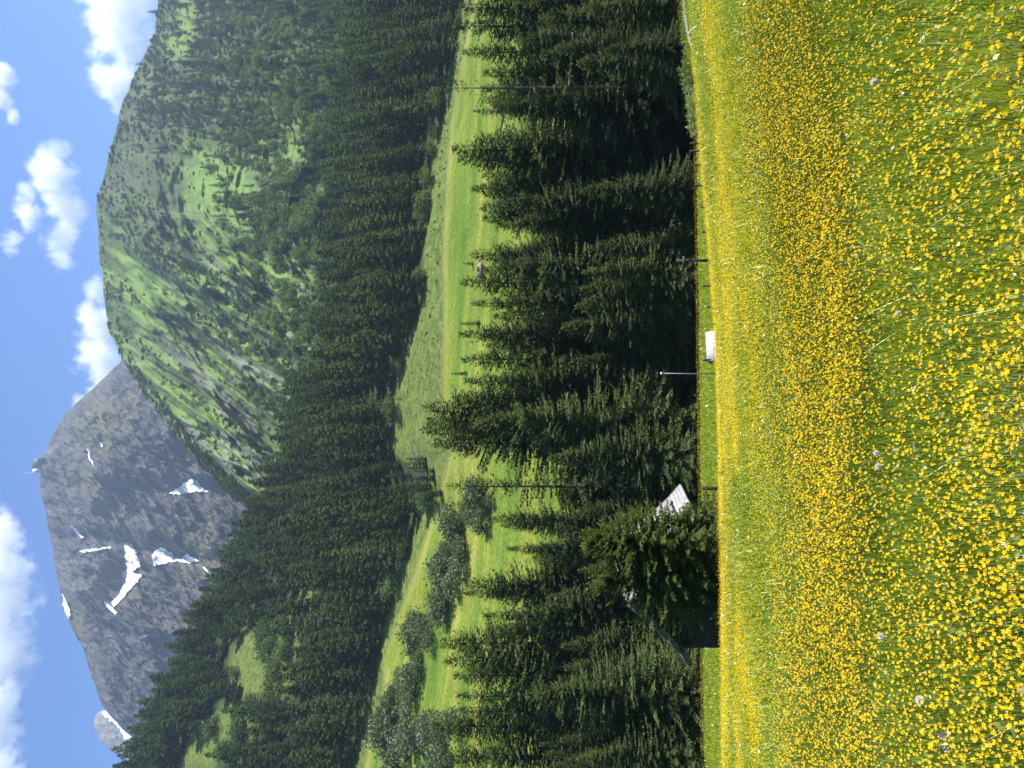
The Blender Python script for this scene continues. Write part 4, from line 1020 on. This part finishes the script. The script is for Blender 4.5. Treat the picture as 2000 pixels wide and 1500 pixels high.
hxs, hys, hzs = hill(np.array([952.0, 990.0, 1085.0, 1060.0, 1135.0, 1195.0, 1170.0, 1130.0]), np.array([1, 1, .93, .30, .42, .15, .02, .01]))
for i, h, lab in ((0, 15, 'taller ropeway mast on the crest of the green hill'), (1, 9, 'shorter mast on the crest of the green hill')):
    mb = MB(); mb.tube([(0, 0, -2), (0, 0, h)], [.45, .3], 6); mb.box((0, 0, h - 1), (3, .4, .4)); o = mb.build('mast', M_STEEL, None); o.location = (float(hxs[i]), float(hys[i]), float(hzs[i])); tag(o, lab, 'mast')
M_ROPE = plain('steel_rope', (.35, .36, .37), (.5, .5, .5), 1, .6)
def cable(a, b, off, lab, sag=6, r=.09):
    mb = MB(); A, B = Vector(a), Vector(b); mb.tube([A.lerp(B, t) + Vector((off, -3, 12 - sag * 4 * t * (1 - t))) for t in np.linspace(0, 1, 9)], r, 5)
    tag(mb.build('ropeway_cable', M_ROPE, None), lab, 'cable', 'ropeway cables over the green hill')
pt_ = lambda i: (float(hxs[i]), float(hys[i]), float(hzs[i]))
a_ = hill(np.array([1085.0]), np.array([.80])); b_ = hill(np.array([1065.0]), np.array([.45]))
A0 = tuple(float(q[0]) for q in a_); B0 = tuple(float(q[0]) for q in b_)
for off in (-2, 3): cable(A0, B0, off, 'pale ropeway cable down the meadow clearing on the green hill, upper pair')
a_ = hill(np.array([1125.0]), np.array([.42])); b_ = hill(np.array([1198.0]), np.array([.20]))
A1 = tuple(float(q[0]) for q in a_); B1 = tuple(float(q[0]) for q in b_)
for off in (-2, 3): cable(A1, B1, off, 'pale ropeway cable slanting across the lower clearing, lower pair')

# ------------------------------------------------------------------ flower meadow
def field_x(a, y):                     # three quarters of the plants within a wide strip ahead, the rest thinning out to both sides
    c = y * .68 + 1.5; m_ = np.abs(a)
    return np.sign(a) * np.where(m_ < .78, m_ / .78 * c, c + (m_ - .78) / .22 * (4.5 + y * .12))
def meadow_density(x, y):
    """share of ground given to flowers: bands and drifts as they grow on the slope"""
    n1 = fbm(x / 2.6, y / 1.9, 301, 4); n2 = fbm(x / 9, y / 4.5, 302, 3)
    yb = y - .22 * np.maximum(x, 0) - .05 * np.abs(x) + .7 * (fbm(x / 1.3, y / 1.3, 309, 3) - .5)
    bandA = 1.15 * sstep(3.75, 4.25, yb) * sstep(5.9, 5.2, yb) * (.38 + .62 * sstep(-2.2, -.9, x))
    bandB = .85 * sstep(8.5, 12, y) * sstep(40, 33, y)
    bandC = .75 * np.exp(-((y - 11.5) / 2.0) ** 2)
    near_ = .12 * sstep(3.4, 2.4, y) - .02 * sstep(4.6, 3.8, y)
    base = .28
    right = (1 - .75 * sstep(6, 13, x) * sstep(8, 14, y)) * (1 - .45 * sstep(.9, 2.2, x) * sstep(6, 4, y))
    dn = (base + bandA + bandB + bandC + near_) * right
    dn = np.maximum(dn * sstep(.34, .62, n1 * .62 + n2 * .45), 1.0 * (bandA - .40))
    strip = .22 * sstep(38, 44, y) * sstep(.4, .6, fbm(x / 4, y / 3, 305, 3)) + 1.0 * np.exp(-((y - 63.0) / 2.2) ** 2)
    thin_spots = 1 - .75 * (blob(x, y, 8.5, 17, 4.5, 2.0) + blob(x, y, 5, 14, 2.6, 1.0))  # fewer flowers in two patches towards the right
    return np.clip(np.where(y < 38, dn * thin_spots, strip), 0, 1)

g = np.random.default_rng(2024)
def sample_y(n_, lo, hi, p):           # density proportional to y**-p
    u = g.random(n_); k = 1 - p
    return (lo ** k + u * (hi ** k - lo ** k)) ** (1 / k)
N = 1300000
y = np.concatenate([sample_y(N, 1.0, 36, 1.12), g.uniform(34, 67, 90000)]); N = len(y)
x = field_x(g.uniform(-1, 1, N), y)
patch = fbm(x / 1.1, y / .9, 401, 4)
h = (.20 + .22 * patch) * g.uniform(.55, 1.25, N) * (1 - .3 * sstep(36, 44, y))
w = np.maximum(.0023, .0008 * y) * g.uniform(.7, 1.5, N)
tall = g.random(N) < .025; h = np.where(tall, h * 1.2, h); w = np.where(tall, w * .6, w)
z = ground(x, y)
pathy = np.interp(750 + F * x / y, [1395, 1430, 1470, 1520, 1640, 1850], [30.6, 30.9, 31.4, 32.0, 33.5, 35.5])
onpath = (750 + F * x / y > 1396) & (np.abs(y - pathy) < 1.1)
h = np.where((750 + F * x / y > 1390) & (y < pathy) & (y > pathy - 7), h * .45, h)
hutm = onpath | ((np.abs((x - hx) * math.cos(.297) - (y - hy) * math.sin(.297)) < 3.2) & (np.abs((x - hx) * math.sin(.297) + (y - hy) * math.cos(.297)) < 3.1))
az = g.uniform(0, 6.283, N); ln = np.abs(g.normal(0, .33, N)) * h
dx = np.cos(az) * ln + .03; dy = np.sin(az) * ln
fa = az + 1.57 + g.normal(0, .5, N); wx, wy = np.cos(fa) * w, np.sin(fa) * w
b = np.stack([x, y, z - .02], -1); wv = np.stack([wx, wy, np.zeros(N)], -1)
mid = b + np.stack([dx * .35, dy * .35, h * .6], -1); tip = b + np.stack([dx, dy, h], -1)
V = np.stack([b - wv, b + wv, mid + wv * .75, mid - wv * .75, tip], 1)
keep = ~hutm; V = V[keep]; nn = len(V)
base = np.arange(nn)[:, None] * 5
tint = np.clip(.12 + .62 * patch + g.normal(0, .19, N) + .22 * (g.random(N) < .05) + .15 * tall + .12 * sstep(34, 40, y), 0, 1)[keep]
n2 = 340000
y2 = sample_y(n2, 1.0, 26, 1.12); x2 = field_x(g.uniform(-1, 1, n2), y2)
p2 = fbm(x2 / 1.1, y2 / .9, 401, 4)
z2 = ground(x2, y2) + (.20 + .22 * p2) * g.uniform(.35, 1.15, n2)
D2 = unit(g.normal(0, 1, (n2, 3)) * np.array([1, 1, .8])) * (g.uniform(.012, .034, n2) * np.maximum(1, (y2 / 5) ** .8))[:, None]
W2 = unit(np.cross(D2, g.normal(0, 1, (n2, 3)))) * (np.linalg.norm(D2, axis=1) * g.uniform(.12, .30, n2))[:, None]
vb, qb = diamonds(np.stack([x2, y2, z2], -1), D2, W2)
tb = np.clip(.30 + .4 * p2 + g.normal(0, .26, n2), 0, 1)
me = mesh('meadow_grass', np.concatenate([V.reshape(-1, 3), vb]), [base + np.array([[0, 1, 2, 3]]), base + np.array([[3, 2, 4]]), qb + nn * 5], M_GRASS, tint=np.concatenate([np.repeat(tint, 5), np.repeat(tb, 4)]))
tag(link('meadow_grass', me), 'lush green grass blades covering the flower meadow', 'grass', kind='stuff')

# buttercups: five cupped petals each
def cups(Pc, N_, r, petals, g):
    """Pc centres, N_ axis directions, r radius -> petals as quads around a sunken centre"""
    m_ = len(Pc); up = unit(N_); a = unit(np.cross(up, g.normal(0, 1, (m_, 3)))); b_ = np.cross(up, a)
    Vs = []; 
    for k in range(petals):
        t = 6.2832 * k / petals; hw = 3.1416 / petals * .98
        def ring(ang, rr, hh): return Pc + (a * np.cos(ang)[..., None] if hasattr(ang, 'shape') else a * math.cos(ang)) * (r * rr)[:, None] + b_ * (math.sin(ang)) * (r * rr)[:, None] + up * (r * hh)[:, None]
        Vs += [ring(t, .08, .0), ring(t - hw * .8, .74, .17), ring(t, 1.0, .36), ring(t + hw * .8, .74, .17)]
    V = np.stack(Vs, 1); return V.reshape(-1, 3), np.arange(m_ * petals * 4).reshape(-1, 4)
def flower_pts(n_, lo, hi, p):
    y = sample_y(n_, lo, hi, p); x = field_x(g.uniform(-1, 1, n_), y)
    k = g.random(n_) < meadow_density(x, y)
    return x[k], y[k]
def flower_top(x, y, g):
    return ground(x, y) + .26 + .20 * fbm(x / 1.1, y / .9, 401, 4) + g.normal(0, .055, len(x))
X1, Y1 = flower_pts(320000, 1.3, 14, .8)
X2, Y2 = flower_pts(190000, 12, 38, .35)
X3, Y3 = flower_pts(60000, 38, 67, .2)
Y = np.concatenate([Y1, Y2, Y3]); X = np.concatenate([X1, X2, X3])
inv = np.abs(X) < .5625 * Y * 1.0
Zt = flower_top(X, Y, g)
rad = g.uniform(.0048, .0092, len(X)) * np.maximum(1, (Y / 12) ** .55)
# the 300 nearest buttercups in the picture are flowers of their own
vis = 1000 - F * Zt / Y
order = np.where((vis < 2010) & (np.abs(X / Y * F) < 755))[0]; order = order[np.argsort(Y[order])][:290]
isind = np.zeros(len(X), bool); isind[order] = True
nrm = np.stack([g.normal(.40, .38, len(X)), g.normal(-.50, .38, len(X)), np.ones(len(X))], -1)
nearm = (Y < 8) & ~isind; farm = (Y >= 8) & ~isind
Vn, qn = cups(np.stack([X, Y, Zt], -1)[nearm], nrm[nearm], rad[nearm], 5, g)
Vf, qf = cups(np.stack([X, Y, Zt], -1)[farm], nrm[farm], rad[farm], 3, g)
tn = np.repeat(g.uniform(.1, .9, nearm.sum()), 20); tf = np.repeat(g.uniform(.1, .9, farm.sum()), 12)
# stems of the nearer ones
k = nearm; S0 = np.stack([X, Y, ground(X, Y)], -1)[k]; S1 = np.stack([X, Y, Zt], -1)[k]; S0[:, :2] += g.normal(0, .04, (len(S0), 2))
sa = g.uniform(0, 6.28, len(S0)); sw = np.stack([np.cos(sa), np.sin(sa), sa * 0], -1) * .0016
Vs = np.stack([S0 - sw, S0 + sw, S1 + sw, S1 - sw], 1).reshape(-1, 3); qs = np.arange(len(Vs)).reshape(-1, 4)
nf = len(qn) + len(qf)
me = mesh('buttercups', np.concatenate([Vn, Vf, Vs]), [np.concatenate([qn, qf + len(Vn), qs + len(Vn) + len(Vf)])], [M_PETAL, M_STEM],
          midx=np.concatenate([np.zeros(nf, int), np.ones(len(qs), int)]), tint=np.concatenate([tn, tf, np.full(len(Vs), .5)]))
tag(link('buttercups', me), 'sea of small yellow buttercups covering the whole meadow', 'flowers', kind='stuff')
print('flowers', len(X))
BC = []
for s in range(4):
    gg = np.random.default_rng(600 + s)
    v, q = cups(np.zeros((1, 3)), np.array([[.25 * math.cos(s), .25 * math.sin(s), 1]]), np.array([.0088]), 5, gg)
    # centre button
    th = np.linspace(0, 6.283, 7)[:-1]; cb = np.concatenate([[(0, 0, .0055)], np.stack([np.cos(th) * .0036, np.sin(th) * .0036, np.full(6, .002)], -1)])
    t = np.array([(0, 1 + i, 1 + (i + 1) % 6) for i in range(6)]) + len(v)
    bloom = mesh('buttercup_bloom', np.concatenate([v, cb]), [q, t], M_PETAL, tint=np.concatenate([np.full(len(v), .55), np.full(7, 0.0)]))
    mb = MB(); mb.tube([(.03 * math.cos(s * 2), .03 * math.sin(s * 2), -.36), (.012, 0, -.16), (0, 0, 0.002)], [.0022, .0018, .0014], 4)
    mb.tube([(.012, 0, -.16), (.035, .01, -.09)], [.0014, .0009], 4)
    BC.append((mesh('buttercup_stem', np.concatenate(mb.v), [np.array(mb.q), np.array(mb.t)], M_STEM), bloom))
for i in order:
    st, blm = BC[R.randrange(4)]
    o = link('buttercup', st, loc=(float(X[i]), float(Y[i]), float(Zt[i]))); s = R.uniform(.65, 1.2); o.scale = (s, s, 1); o.rotation_euler = (R.uniform(-.4, .4), R.uniform(-.3, .5), R.uniform(0, 6.28))
    link('bloom', blm, o)
    tag(o, 'glossy yellow buttercup on a thin stem in the nearest strip of meadow', 'flower', 'buttercups in the nearest strip of meadow')

# dandelion clocks
M_FLUFF = leaf_mat('dandelion_fluff', [(0, (.80, .77, .68)), (1, (.90, .88, .80))], .45, tcol=(1, 1, 1), rnd=.1, gloss=0)
def near_point(U, V, top=.38):
    """where the flower-top layer of the meadow is met at upright pixel U, V"""
    ds = np.linspace(1.4, 40, 3000); zz = ground((U - 750) / F * ds, ds) + top
    k = np.argmax((1000 - F * zz / ds) <= V); d = ds[k]; return (U - 750) / F * d, d, (1000 - V) / F * d
gg = np.random.default_rng(77)
for U, V, r, lab in ((615, 1712, .016, 'left one of two white dandelion clocks side by side in mid meadow'), (589, 1716, .018, 'white dandelion clock close below the left one of the pair'), (257, 1721, .018, 'single grey-white dandelion clock among grass left of the middle'),
                     (132, 1798, .021, 'largest white dandelion clock, lower left in the meadow'), (1340, 1708, .018, 'white dandelion clock on the right side of the meadow'), (888, 1755, .014, 'small white dandelion clock near the middle of the meadow')):
    x_, y_, z_ = near_point(U, V)
    e = empty('dandelion_clock', (x_, y_, gz(x_, y_))); tag(e, lab, 'flower', 'dandelion clocks')
    hh = z_ - gz(x_, y_)
    mb = MB(); mb.tube([(0.02, 0, -.02), (.008, 0, hh * .5), (0, 0, hh)], [.0022, .002, .0018], 5); mb.build('stem', M_STEM, e)
    k = 700; D = unit(gg.normal(0, 1, (k, 3))); W_ = unit(np.cross(D, gg.normal(0, 1, (k, 3)))) * r * .16
    v, q = diamonds(np.array([0, 0, hh]) + D * r * .25, D * r * .8, W_); link('seed_head', mesh('seed_head', v, [q], M_FLUFF, tint=np.full(len(v), .6)), e)
# purple cranesbill
M_PURP = leaf_mat('purple_petals', [(0, (.20, .06, .30)), (1, (.34, .14, .42))], .35, tcol=(1.1, .9, 1.1), rnd=.2)
for U, V, lab in ((60, 1840, 'purple meadow cranesbill flower low on the left side'), (66, 1853, 'second purple flower just below the purple cranesbill'), (35, 1848, 'faint mauve flower near the left border')):
    x_, y_, z_ = near_point(U, V); e = empty('cranesbill_flower', (x_, y_, gz(x_, y_))); hh = z_ - gz(x_, y_); tag(e, lab, 'flower')
    mb = MB(); mb.tube([(0, 0.01, -.02), (0, 0, hh)], [.002, .0015], 5); mb.build('stem', M_STEM, e)
    v, q = cups(np.array([[0, 0, hh], [.012, .004, hh + .012]]), np.array([[.3, -.5, 1], [-.3, -.4, .8]]), np.array([.011, .009]), 5, gg); link('bloom', mesh('bloom', v, [q], M_PURP, tint=np.full(len(v), .5)), e)
# tall weeds by the fence end and the path
def leafy(pts, g, n_leaf=16):
    Ps, Ds, Ws, Ts = [], [], [], []
    for (x_, y_, z_, hh, sz, tn_) in pts:
        k = n_leaf; u = g.uniform(.1, 1, k); a = g.uniform(0, 6.28, k)
        D = np.stack([np.cos(a), np.sin(a), g.uniform(-.2, .9, k)], -1)
        Ps.append(np.stack([x_ + g.normal(0, .05, k), y_ + g.normal(0, .05, k), z_ + u * hh], -1)); Ds.append(unit(D) * (sz * g.uniform(.6, 1.3, k))[:, None])
        Ws.append(unit(np.cross(D, g.normal(0, 1, (k, 3)) + np.array([0, 0, 2]))) * sz * .25); Ts.append(np.clip(tn_ + g.normal(0, .12, k), 0, 1))
    Pt, D, W_, T = map(np.concatenate, (Ps, Ds, Ws, Ts)); v, q = diamonds(Pt, D, W_); return v, q, np.repeat(T, 4)
pts = []
for k in range(650):
    U = R.uniform(1235, 1600); d = R.uniform(31.0, 36.5)
    if U > 1385 and d < 33.5: continue
    x_ = (U - 750) / F * d; pts.append((x_, d, gz(x_, d) + .1, R.uniform(.35, .75) * (1.15 if U < 1370 else .8), .16, R.uniform(.3, 1.0) if U < 1330 else R.uniform(.2, .6)))
v, q, T = leafy(pts, gg); tag(link('tall_weeds', mesh('tall_weeds', v, [q], M_WEED, tint=T)), 'tall grey-green weeds along the right meadow edge by the path', 'weeds', kind='stuff')
pts = []
for k in range(420):
    y_ = float(sample_y(1, 2.2, 26, 1.05)[0]); x_ = float(field_x(g.uniform(-1, 1), y_))
    pts.append((x_, y_, gz(x_, y_) + .12, .22, max(.05, .007 * y_), R.uniform(.2, .7)))
v, q, T = leafy(pts, gg, 9); tag(link('leafy_herbs', mesh('leafy_herbs', v, [q], M_WEED, tint=T)), 'broad-leaved herbs growing between the grass of the meadow', 'herbs', kind='stuff')

# ------------------------------------------------------------------ the air
hb_ = MB(); hb_.box((0, 1500, 880), (7000, 3070, 1880))
hz_ = hb_.build('haze', None)
m, n, l = mat('mountain_air')
vol = n.new('ShaderNodeVolumePrincipled'); vol.inputs['Color'].default_value = (.62, .78, 1.0, 1); vol.inputs['Density'].default_value = .000092; vol.inputs['Anisotropy'].default_value = .2
o = n.new('ShaderNodeOutputMaterial'); l.new(vol.outputs[0], o.inputs['Volume']); hz_.data.materials.clear(); hz_.data.materials.append(m)
tag(hz_, kind='stuff')
